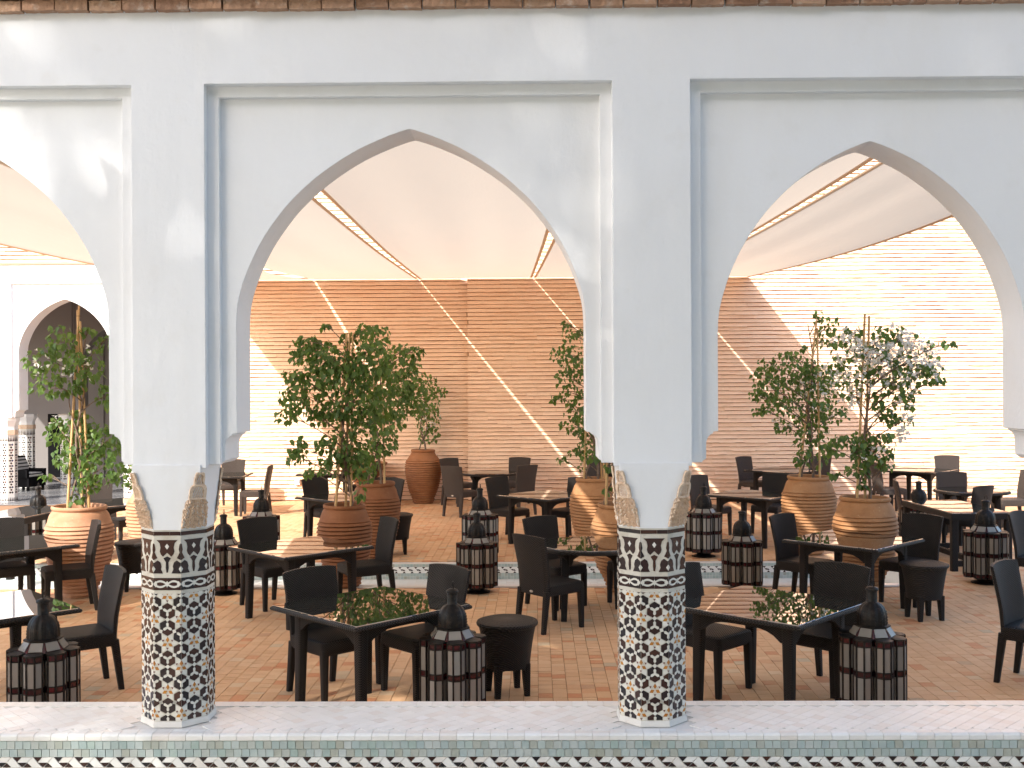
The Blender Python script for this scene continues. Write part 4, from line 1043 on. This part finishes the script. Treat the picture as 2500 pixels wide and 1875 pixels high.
for k, x, y, h, rm, rr_, rf, lb in POTS:
    t = thing('terracotta_pot', lb, 'pot', (x, y, 0), 0, 'ribbed terracotta plant pots')
    mb, (sr, sz) = pot_mesh(h, rm, rr_, rf, hash(k) % 97 if False else ord(k[1]) * 3)
    o = build(mb, 'pot_body', M[{'P1': 'pot_sun_peach', 'P2': 'pot_sun_peach', 'P3': 'pot_red', 'P4': 'pot_red', 'P5': 'pot'}.get(k, 'pot_buff')], t); smooth_by_angle(o, 50)
    build(MB().lathe([(sr, sz), (sr * 0.6, sz + 0.012), (0.001, sz + 0.02)], 24), 'soil', M['soil'], t, smooth=True)
    POTTOP[k] = sz
t = thing('bowl_planter', 'wide terracotta bowl against the brick wall behind the centre tree', 'planter', (-3.55, 21.9, 0))
mb = MB().lathe([(0.14, 0.0), (0.16, 0.25), (0.20, 0.42), (0.36, 0.62), (0.47, 0.80), (0.49, 0.83), (0.46, 0.84), (0.43, 0.80), (0.30, 0.62)], 40, cap0=True); o = build(mb, 'bowl', M['pot'], t); smooth_by_angle(o, 40)
build(MB().lathe([(0.40, 0.76), (0.001, 0.78)], 24), 'soil', M['soil'], t)

# ------------------------------------------------------------------ bougainvilleas
PLANTS={
'P1': (-5.24, 12.15, 1.01, [(-0.18, 2.95, 0.164, 0.164, 0.0), (-0.31, 2.68, 0.21, 0.164, 0.06), (-0.21, 2.42, 0.234, 0.117, 0.04), (0.11, 3.04, 0.093, 0.056, 0.0), (0.28, 2.93, 0.093, 0.075, 0.0), (0.18, 2.64, 0.187, 0.187, 0.03), (0.3, 2.3, 0.117, 0.14, 0.0), (0.06, 2.41, 0.093, 0.093, 0.0), (-0.04, 2.06, 0.117, 0.093, 0.0), (-0.18, 1.88, 0.28, 0.14, 0.0), (0.11, 1.79, 0.35, 0.187, 0.0), (-0.06, 1.61, 0.257, 0.164, 0.0), (0.32, 1.48, 0.234, 0.187, 0.0), (0.36, 1.8, 0.164, 0.14, 0.0), (0.11, 1.3, 0.117, 0.093, 0.0), (-0.46, 1.36, 0.065, 0.037, 0.0), (-0.0, 1.12, 0.07, 0.056, 0.0), (-0.39, 2.0, 0.065, 0.056, 0.3)], [(-0.14, 0.01, 3.33), (0.01, -0.01, 3.28), (0.11, 0.02, 3.15)]),
'P2': (-5.22, 14.4, 1.07, [(-0.3, 1.23, 0.111, 0.155, 0.05), (-0.14, 1.37, 0.166, 0.166, 0.0), (0.11, 1.31, 0.166, 0.166, 0.0), (-0.06, 1.65, 0.194, 0.194, 0.0), (0.09, 1.92, 0.138, 0.166, 0.0)], [(0.01, -0.02, 2.31)]),
'P3': (-2.29, 12.69, 0.95, [(-0.24, 3.12, 0.039, 0.039, 0.0), (-0.51, 2.88, 0.146, 0.107, 0.0), (-0.42, 2.93, 0.122, 0.073, 0.0), (-0.26, 2.9, 0.122, 0.059, 0.0), (-0.47, 2.77, 0.171, 0.098, 0.0), (-0.15, 2.74, 0.244, 0.146, 0.0), (0.06, 2.97, 0.146, 0.059, 0.0), (0.28, 3.06, 0.122, 0.088, 0.0), (0.35, 2.85, 0.171, 0.122, 0.0), (-0.1, 2.62, 0.342, 0.171, 0.0), (0.29, 2.68, 0.293, 0.171, 0.0), (-0.58, 2.51, 0.146, 0.098, 0.0), (-0.29, 2.51, 0.244, 0.146, 0.0), (-0.64, 2.25, 0.171, 0.171, 0.0), (-0.42, 2.28, 0.244, 0.195, 0.0), (-0.66, 2.05, 0.098, 0.088, 0.0), (0.06, 2.51, 0.293, 0.171, 0.0), (0.4, 2.45, 0.342, 0.195, 0.0), (0.17, 2.22, 0.342, 0.195, 0.0), (-0.24, 2.12, 0.122, 0.098, 0.0), (-0.33, 2.01, 0.088, 0.078, 0.0), (0.0, 2.05, 0.293, 0.146, 0.0), (0.4, 1.99, 0.293, 0.171, 0.0), (-0.51, 1.67, 0.098, 0.146, 0.0), (-0.54, 1.58, 0.098, 0.098, 0.0), (-0.24, 1.7, 0.098, 0.088, 0.0), (-0.24, 1.48, 0.122, 0.107, 0.0), (-0.04, 1.74, 0.22, 0.146, 0.0), (0.09, 1.63, 0.244, 0.171, 0.0), (-0.04, 1.47, 0.195, 0.146, 0.0), (0.16, 1.47, 0.171, 0.146, 0.0), (0.22, 1.34, 0.122, 0.098, 0.0), (0.21, 1.12, 0.059, 0.068, 0.0), (-0.44, 1.37, 0.059, 0.039, 0.0)], [(-0.1, 0.04, 3.03), (-0.0, 0.07, 3.03), (0.07, 0.11, 3.01)]),
'P4': (-2.25, 14.89, 1.03, [(0.04, 3.1, 0.2, 0.143, 0.0), (0.31, 2.86, 0.286, 0.143, 0.0), (0.55, 2.89, 0.143, 0.069, 0.0), (0.31, 2.67, 0.286, 0.172, 0.0), (0.42, 2.46, 0.229, 0.172, 0.0), (0.21, 2.16, 0.344, 0.229, 0.0), (0.51, 2.26, 0.258, 0.229, 0.0), (-0.07, 1.47, 0.172, 0.2, 0.0), (0.14, 1.62, 0.172, 0.172, 0.0), (0.08, 1.89, 0.286, 0.172, 0.0), (-0.09, 2.35, 0.286, 0.229, 0.0)], [(0.13, 0.1, 2.75), (-0.07, -0.0, 2.81)]),
'P5': (-2.32, 21.85, 1.11, [(0.03, 2.51, 0.252, 0.168, 0.0), (0.26, 2.27, 0.21, 0.126, 0.0), (0.16, 2.01, 0.21, 0.185, 0.0), (0.1, 1.73, 0.252, 0.21, 0.1), (0.1, 1.43, 0.21, 0.185, 0.0), (-0.1, 1.92, 0.168, 0.168, 0.0), (-0.19, 2.26, 0.168, 0.134, 0.0)], []),
'P6': (0.8, 15.0, 1.08, [(-0.38, 3.26, 0.069, 0.058, 0.0), (-0.26, 3.12, 0.173, 0.087, 0.0), (-0.35, 2.83, 0.231, 0.144, 0.0), (-0.21, 2.63, 0.173, 0.173, 0.0), (-0.35, 2.51, 0.173, 0.115, 0.0), (-0.27, 2.28, 0.202, 0.144, 0.0), (-0.21, 2.05, 0.173, 0.144, 0.0), (-0.5, 2.22, 0.087, 0.058, 0.0), (-0.27, 1.82, 0.173, 0.115, 0.0), (0.2, 2.91, 0.288, 0.231, 0.0), (0.14, 2.45, 0.288, 0.231, 0.0), (0.02, 1.99, 0.231, 0.173, 0.0), (-0.04, 1.7, 0.144, 0.115, 0.0), (-0.08, 1.56, 0.144, 0.173, 0.0), (-0.42, 1.32, 0.069, 0.069, 0.0), (-0.23, 1.45, 0.087, 0.058, 0.0), (-0.14, 1.29, 0.069, 0.104, 0.0)], [(-0.13, -0.03, 3.43), (0.13, 0.03, 3.43), (0.17, 0.05, 3.37)]),
'P7': (0.9, 12.31, 1.02, [(-0.25, 1.61, 0.118, 0.095, 0.0), (-0.05, 1.49, 0.071, 0.095, 0.0), (0.1, 2.1, 0.284, 0.237, 0.0), (0.2, 2.48, 0.284, 0.237, 0.0), (0.29, 1.77, 0.189, 0.189, 0.0), (-0.09, 1.82, 0.095, 0.118, 0.0), (-0.08, 1.18, 0.038, 0.047, 0.0)], [(-0.1, -0.03, 3.05), (0.05, 0.01, 3.05), (0.12, 0.04, 3.0)]),
'P8': (3.84, 15.05, 1.07, [(0.19, 3.36, 0.058, 0.093, 0.0), (0.3, 3.22, 0.116, 0.116, 0.0), (-0.05, 2.91, 0.046, 0.046, 0.0), (0.3, 3.06, 0.174, 0.116, 0.25), (-0.25, 2.8, 0.174, 0.069, 0.0), (-0.52, 2.66, 0.174, 0.116, 0.0), (-0.24, 2.59, 0.26, 0.174, 0.0), (-0.67, 2.52, 0.127, 0.116, 0.0), (-0.59, 2.35, 0.203, 0.145, 0.0), (-0.76, 2.24, 0.104, 0.069, 0.0), (-0.36, 2.28, 0.26, 0.232, 0.0), (-0.46, 2.13, 0.174, 0.145, 0.0), (-0.68, 2.03, 0.087, 0.087, 0.0), (0.01, 2.65, 0.116, 0.116, 0.0), (-0.08, 2.41, 0.174, 0.145, 0.0), (0.14, 2.41, 0.289, 0.203, 0.2), (0.29, 2.51, 0.203, 0.174, 0.25), (0.21, 2.2, 0.232, 0.174, 0.08), (-0.02, 2.04, 0.26, 0.174, 0.04), (0.21, 2.0, 0.232, 0.145, 0.15), (0.42, 1.97, 0.116, 0.116, 0.0), (-0.37, 1.83, 0.116, 0.087, 0.15), (-0.15, 1.78, 0.174, 0.087, 0.0), (0.13, 1.81, 0.232, 0.145, 0.06), (-0.1, 1.61, 0.116, 0.174, 0.0), (0.16, 1.62, 0.116, 0.116, 0.0), (-0.12, 1.37, 0.116, 0.104, 0.0), (0.21, 1.34, 0.087, 0.116, 0.0), (-0.2, 1.33, 0.069, 0.058, 0.0)], [(-0.15, 0.12, 3.28), (0.15, 0.13, 3.18)]),
'P9': (3.84, 12.49, 1.05, [(0.24, 3.0, 0.168, 0.072, 0.1), (-0.17, 3.0, 0.144, 0.072, 0.1), (-0.02, 2.89, 0.216, 0.096, 0.5), (0.28, 2.9, 0.192, 0.12, 0.2), (0.5, 2.94, 0.096, 0.072, 0.8), (0.44, 2.82, 0.192, 0.12, 0.5), (-0.28, 2.79, 0.168, 0.12, 0.4), (0.04, 2.72, 0.24, 0.12, 0.5), (0.33, 2.71, 0.216, 0.144, 0.5), (0.63, 2.81, 0.168, 0.096, 0.6), (0.86, 2.85, 0.086, 0.038, 0.0), (0.56, 2.64, 0.216, 0.144, 0.5), (0.78, 2.6, 0.168, 0.144, 0.2), (0.91, 2.58, 0.096, 0.096, 0.8), (0.24, 2.55, 0.24, 0.144, 0.4), (0.46, 2.49, 0.168, 0.144, 0.2), (0.68, 2.51, 0.096, 0.096, 0.1), (-0.11, 2.6, 0.168, 0.144, 0.4), (-0.33, 2.53, 0.168, 0.12, 0.3), (-0.15, 2.35, 0.192, 0.144, 0.5), (0.3, 2.42, 0.168, 0.12, 0.3), (0.39, 2.32, 0.168, 0.12, 0.4), (0.82, 2.43, 0.086, 0.038, 0.0), (-0.09, 2.22, 0.12, 0.086, 0.5), (0.18, 2.2, 0.12, 0.12, 0.1), (0.42, 2.18, 0.096, 0.096, 0.4), (0.28, 2.09, 0.106, 0.106, 0.1), (0.31, 1.98, 0.144, 0.067, 0.1), (0.43, 1.98, 0.048, 0.072, 0.5), (0.42, 1.8, 0.058, 0.058, 0.8), (-0.29, 1.75, 0.096, 0.072, 0.1), (-0.03, 1.75, 0.168, 0.12, 0.0), (0.15, 1.72, 0.144, 0.12, 0.0), (-0.22, 1.66, 0.192, 0.096, 0.0), (-0.35, 1.63, 0.072, 0.067, 0.0), (-0.05, 1.6, 0.168, 0.12, 0.15), (0.15, 1.6, 0.12, 0.096, 0.1), (0.23, 1.49, 0.086, 0.072, 0.0), (0.04, 1.47, 0.144, 0.096, 0.0), (0.28, 1.41, 0.086, 0.058, 0.0), (-0.17, 1.41, 0.106, 0.067, 0.0), (-0.34, 1.33, 0.072, 0.058, 0.0), (-0.02, 1.33, 0.096, 0.096, 0.0), (-0.03, 1.2, 0.058, 0.072, 0.0)], [(-0.11, 0.01, 3.2), (0.02, 0.06, 3.18)]),
}

LEAFV = [(0, 0, 0), (-0.36, 0.16, 0.10), (-0.46, 0.46, 0.07), (-0.25, 0.80, -0.04), (0, 1.12, -0.16), (0.25, 0.80, -0.04), (0.46, 0.46, 0.07), (0.36, 0.16, 0.10), (0, 0.42, -0.02)]
LEAFF = [(0, 8, 2, 1), (8, 4, 3, 2), (0, 7, 6, 8), (8, 6, 5, 4)]
BRV = [(0, 0, 0), (-0.42, 0.25, 0.18), (-0.40, 0.65, 0.12), (0, 1.0, 0.05), (0.40, 0.65, 0.12), (0.42, 0.25, 0.18)]
BRF = [(0, 3, 2, 1), (0, 5, 4, 3)]
LA, BA = np.array(LEAFV), np.array(BRV)
def leaf_protos(V_, F_, m, nm):
    out = []
    for s in range(5):
        r = np.random.RandomState(s); v = V_ + r.uniform(-0.05, 0.05, V_.shape); out.append(MB().add(v.tolist(), F_).mesh(nm, m, True))
    return out
LP, BP = leaf_protos(LA, LEAFF, M['leaf'], 'leaf'), leaf_protos(BA, BRF, M['bract'], 'bract')
def leaf_matrix(r, pos, cen, s, droop):
    out = Vector(pos) - Vector(cen); out.z *= 0.4
    if out.length < 1e-3: out = Vector((r.uniform(-1, 1), r.uniform(-1, 1), 0))
    out = (out.normalized() * 0.7 + Vector((r.gauss(0, 0.55), r.gauss(0, 0.55), r.gauss(0, 0.3)))).normalized()
    tip = (out * 0.55 + Vector((r.gauss(0, 0.35), r.gauss(0, 0.35), -droop + r.gauss(0, 0.35)))).normalized()
    nrm = (out * 0.75 + Vector((0, 0, 0.75)) + Vector((r.gauss(0, 0.4), r.gauss(0, 0.4), r.gauss(0, 0.3))))
    xa = tip.cross(nrm)
    if xa.length < 1e-3: xa = Vector((1, 0, 0))
    xa.normalize(); nz = xa.cross(tip).normalized()
    m = Matrix((xa, tip, nz)).transposed().to_4x4()
    return Matrix.Translation(pos) @ m @ Matrix.Scale(s, 4)
PLABEL = {
 'P1': 'climbing bougainvillea on three bamboo canes in the leftmost pot before the far white arch',
 'P2': 'small leafy plant spilling over the sunlit pot at the left column',
 'P3': 'big bushy bougainvillea on bamboo canes in the front central pot',
 'P4': 'bougainvillea growing up behind the centre bush in the rear central pot',
 'P5': 'small shrub in the tall pot against the brick wall, casting shade on it',
 'P6': 'leafy bougainvillea climbing beside the right pier from the larger yellowish pot',
 'P7': 'bougainvillea mostly hidden behind the right column in the yellowish pot',
 'P8': 'mostly green bougainvillea with few white flowers in the rear right pot',
 'P9': 'bougainvillea covered in white flowers in the front right pot'}
for key, (X, Y, zr, clusters, stakes) in PLANTS.items():
    r = random.Random(ord(key[1]) * 13)
    t = thing('bougainvillea', PLABEL[key], 'plant', (X, Y, 0), 0, 'potted bougainvilleas')
    zs = POTTOP[key]
    br_ = MB(); cl = []
    for (dx, z, rx, rz_, fl_) in clusters:
        dy = r.uniform(-1, 1) * min(0.28, 0.08 + abs(dx) * 0.35 + rx * 0.6); cl.append((dx, dy, z, rx, rz_, fl_))
    ztop = max(c[2] for c in cl); zlow = min(c[2] for c in cl)
    stem = []
    for i in range(15):
        u = i / 14; z = zs + (ztop - 0.12 - zs) * u
        stem.append(Vector((0.045 * math.sin(u * 9 + 1) + (0.03 if key != 'P5' else 0), 0.04 * math.cos(u * 7), z)))
    br_.tube(stem, 0.021, 7, 0.006)
    stem2 = [Vector((p.x * -0.9 + 0.05 * math.sin(p.z * 5), p.y - 0.03, p.z)) for p in stem[:11]]
    br_.tube(stem2, 0.015, 6, 0.005)
    for (dx, dy, z, rx, rz_, fl_) in cl:
        zb_ = max(zs + 0.05, min(z - 0.10 - 0.45 * abs(dx), ztop - 0.2))
        s0 = min(stem, key=lambda p: abs(p.z - zb_)); e = Vector((dx, dy, z))
        mid = (s0 + e) / 2 + Vector((r.gauss(0, 0.03), r.gauss(0, 0.03), 0.08 * abs(dx) + 0.03)); pts = []
        for k in range(7):
            u = k / 6; pts.append(s0 * (1 - u) ** 2 + mid * 2 * u * (1 - u) + e * u * u)
        br_.tube(pts, 0.0085, 5, 0.003)
        for _ in range(3):
            q = e + Vector((r.uniform(-1, 1) * rx * 0.9, r.uniform(-1, 1) * rx * 0.6, r.uniform(-1, 1) * rz_ * 0.8)); br_.tube([pts[4], (pts[4] + q) / 2 + Vector((0, 0, 0.03)), q], 0.0035, 4, 0.0015)
    o = build(br_, 'stems', M['bark'], t); smooth_by_angle(o, 70)
    for (x0, x1, z1) in stakes:
        y0 = r.uniform(-0.08, 0.08); sb_ = MB(); n = 9
        for i in range(n):
            a = Vector((x0, y0, zs - 0.02)).lerp(Vector((x1, 0, z1)), i / n); b = Vector((x0, y0, zs - 0.02)).lerp(Vector((x1, 0, z1)), (i + 1) / n)
            rr2 = 0.0165 - 0.004 * i / n
            sb_.tube([a, a.lerp(b, 0.03), a.lerp(b, 0.06), a.lerp(b, 0.94), a.lerp(b, 0.97), b], rr2, 8)
        o = build(sb_, 'bamboo_cane', M['bamboo'], t); smooth_by_angle(o, 50)
    if stakes:
        tz = stakes[0][2] - 0.12; tie = [(stakes[0][1] + 0.028 * math.cos(a), 0.028 * math.sin(a), tz) for a in [2 * PI * k / 12 for k in range(13)]]
        build(MB().tube(tie, 0.003, 4), 'twine_tie', M['bark'], t)
    lv, bv = [], []
    for (dx, dy, z, rx, rz_, fl_) in cl:
        ar_ = PI * rx * rz_; n = int(8 + ar_ / 0.0034 * (2.9 if key in ('P3', 'P4') else 3.2 if key == 'P1' else 2.1) * (1 - 0.35 * fl_))
        ry = min(0.25, (rx + rz_) * 0.5)
        for _ in range(n):
            while True:
                a, b, c = r.uniform(-1, 1), r.uniform(-1, 1), r.uniform(-1, 1)
                d2 = a * a + b * b + c * c
                if d2 < 1.25 and r.random() < 0.35 + 0.65 * d2: break
            pos = (dx + a * rx * 1.05, dy + b * ry, z + c * rz_ * 1.05)
            if r.random() < fl_ * 1.15:
                for _b in range(3): bv.append(leaf_matrix(r, (pos[0] + r.gauss(0, 0.012), pos[1] + r.gauss(0, 0.012), pos[2] + r.gauss(0, 0.012)), (dx, dy, z), r.uniform(0.036, 0.056), 0.0))
            else: lv.append(leaf_matrix(r, pos, (dx, dy, z), r.uniform(0.038, 0.078), 0.95))
    for nm, L_, V_, F_, protos, mt in (('leaf', lv, LEAFV, LEAFF, LP, 'leaf'), ('bract', bv, BRV, BRF, BP, 'bract')):
        if not L_: continue
        L_.sort(key=lambda m: m.translation.y - 0.1 * m.translation.z)
        nearl = L_[:300]; rest = L_[300:]
        for m in nearl:
            o = place(nm, r.choice(protos), t); o.matrix_local = m
        if rest:
            mb = MB(); V4 = [Vector(v) for v in V_]
            for m in rest: mb.add([m @ (v + Vector((r.uniform(-.05, .05), r.uniform(-.05, .05), r.uniform(-.05, .05)))) for v in V4], F_, r.random())
            structure(build(mb, 'foliage' if nm == 'leaf' else 'white_bracts', M[mt], t, smooth=True), 'stuff')

fw = thing('yellow_flower', 'single yellow flower lying on a brown wicker chair seat in the centre', 'flower', (-0.33, 16.72, 0.466))
for k in range(5):
    o = build(MB().add([(0, 0, 0.004), (0.018, -0.012, 0.012), (0.045, 0, 0.006), (0.018, 0.012, 0.012)], [(0, 1, 2, 3)]), 'petal', M['flower'], fw); o.rotation_euler = (0, 0, k * 2 * PI / 5)

# armchair in the far gallery
def stripes():
    m = bpy.data.materials.new('striped_cushion'); m.use_nodes = True; N = m.node_tree.nodes; L = m.node_tree.links
    co = N.new('ShaderNodeTexCoord'); wv = N.new('ShaderNodeTexWave'); wv.inputs['Scale'].default_value = 3.2; wv.bands_direction = 'Z'
    cr = N.new('ShaderNodeValToRGB'); cr.color_ramp.interpolation = 'CONSTANT'; e = cr.color_ramp.elements; e[0].color = (0.03, 0.03, 0.035, 1); e[1].color = (0.62, 0.62, 0.62, 1); e[1].position = 0.35
    L.new(co.outputs['Object'], wv.inputs[0]); L.new(wv.outputs['Fac'], cr.inputs[0]); L.new(cr.outputs[0], N['Principled BSDF'].inputs['Base Color']); return m
ac = thing('armchair', 'armchair with black and white striped cushion inside the shaded far gallery', 'armchair', (-12.05, 25.0, 0), R(80))
ac.scale = (0.8, 0.8, 0.8)
build(MB().box(-0.4, 0.4, -0.38, 0.38, 0.12, 0.40), 'seat_base', M['black'], ac); build(MB().box(-0.4, 0.4, 0.30, 0.42, 0.40, 1.0), 'backrest', M['black'], ac)
STR = stripes()
for s in (-1, 1): build(MB().box(s * 0.40 - 0.05, s * 0.40 + 0.05, -0.36, 0.36, 0.401, 0.62), 'armrest', M['black'], ac)
build(MB().loft([rrect(0.33, 0.06, 0.05, 0.45, 0, 0.18), rrect(0.35, 0.10, 0.06, 0.7, 0, 0.22), rrect(0.32, 0.06, 0.05, 0.95, 0, 0.27)]), 'back_cushion', STR, ac, smooth=True)
build(MB().loft([rrect(0.33, 0.30, 0.06, 0.402, 0, -0.05), rrect(0.34, 0.32, 0.06, 0.47, 0, -0.05), rrect(0.31, 0.29, 0.06, 0.52, 0, -0.05)]), 'seat_cushion', STR, ac, smooth=True)
for sx in (-0.34, 0.34):
    for sy in (-0.32, 0.32): build(MB().box(sx - 0.03, sx + 0.03, sy - 0.03, sy + 0.03, 0, 0.12), 'leg', M['black'], ac)

# ------------------------------------------------------------------ garden trees behind the photographer (the tall ones dapple the arcade)
def shade_tree(x, y, zc_, rx, ry, rz_, n, seed, label, clumps=0):
    r = np.random.RandomState(seed); t = thing('garden_tree', label, 'tree', (x, y, 0), 0, 'garden trees behind the photographer')
    rr_ = random.Random(seed); tb = MB(); tb.tube([(0, 0, 0), (0.1, 0, zc_ * 0.3), (0, 0.1, zc_ * 0.6), (0, 0, zc_)], 0.22, 9, 0.09)
    for k in range(14):
        a = k * 2.4; z0 = zc_ * (0.5 + 0.03 * k); e = (rx * 0.8 * math.cos(a), ry * 0.8 * math.sin(a), zc_ + rz_ * rr_.uniform(-0.6, 0.7)); tb.tube([(0, 0, z0), (e[0] * 0.5, e[1] * 0.5, (z0 + e[2]) / 2 + 0.3), e], 0.07, 6, 0.015)
    build(tb, 'trunk', M['bark'], t, smooth=True)
    p = r.normal(size=(n, 3)); p /= np.linalg.norm(p, axis=1)[:, None]; p *= (r.uniform(0.1, 1, n) ** 0.4)[:, None]
    lob = 1 + 0.14 * np.sin(p[:, 0] * 7 + seed) * np.cos(p[:, 1] * 6) + 0.10 * np.sin(p[:, 2] * 9)
    if clumps:
        c = p[:clumps]; q0 = p; p = c[r.randint(0, clumps, n)] + r.normal(size=(n, 3)) * 0.085; k_ = r.uniform(size=n) < 0.36; p[k_] = q0[k_]; lob = np.ones(n)
    p = p * lob[:, None] * np.array([rx, ry, rz_]) + np.array([0, 0, zc_])
    d1 = r.normal(size=(n, 3)); d1 /= np.linalg.norm(d1, axis=1)[:, None]; d2 = np.cross(d1, r.normal(size=(n, 3))); d2 /= np.linalg.norm(d2, axis=1)[:, None]
    s = r.uniform(0.09, 0.17, n)[:, None]
    q = np.stack([p - d1 * s, p - d2 * s * 0.55, p + d1 * s, p + d2 * s * 0.55], 1).reshape(-1, 3)
    me = bpy.data.meshes.new('crown'); me.from_pydata(q.tolist(), [], [[4 * i, 4 * i + 1, 4 * i + 2, 4 * i + 3] for i in range(n)]); me.materials.append(M['tree_leaf'])
    structure(place('crown', me, t), 'stuff')
shade_tree(-19.5, -13.5, 18.8, 2.7, 2.7, 2.7, 7000, 21, 'tall garden tree far behind the photographer, farthest left', 90)
shade_tree(-15.2, -12.5, 18.0, 2.7, 2.7, 2.7, 3200, 4, 'tall garden tree with a thin crown far behind the photographer', 34)
shade_tree(-12.9, -13.5, 18.8, 2.7, 2.7, 2.7, 6500, 6, 'tall garden tree far behind the photographer in the middle', 75)
shade_tree(-9.2, -12.5, 18.0, 2.9, 2.9, 2.9, 8500, 8, 'tall garden tree far behind the photographer on the right', 120)
shade_tree(-3.9, -0.6, 5.9, 2.3, 2.8, 1.5, 9000, 11, 'added low spreading tree blocking sky light, left behind the photographer')  # low crowns added to cut the sky light on the arcade front
shade_tree(0.4, -0.9, 6.4, 2.8, 3.2, 1.6, 9000, 12, 'added low spreading tree blocking sky light, right behind the photographer')
shade_tree(5.2, -0.8, 6.8, 2.7, 3.2, 1.7, 9000, 13, 'added low spreading tree blocking sky light, far right behind the photographer')
shade_tree(-6.5, -8.5, 4.6, 4.2, 2.0, 4.2, 9000, 14, 'added bushy tree hiding the low sky behind the photographer on the left')  # bushy crowns added as a hedge against light from the low sky
shade_tree(1.5, -9.0, 4.6, 4.2, 2.0, 4.2, 9000, 15, 'added bushy tree hiding the low sky behind the photographer in the middle')
shade_tree(9.0, -8.0, 4.6, 4.2, 2.0, 4.2, 9000, 16, 'added bushy tree hiding the low sky behind the photographer on the right')
for o in [chair0, chair1] + list(TP.values()) + [st0, lan0]:
    pass
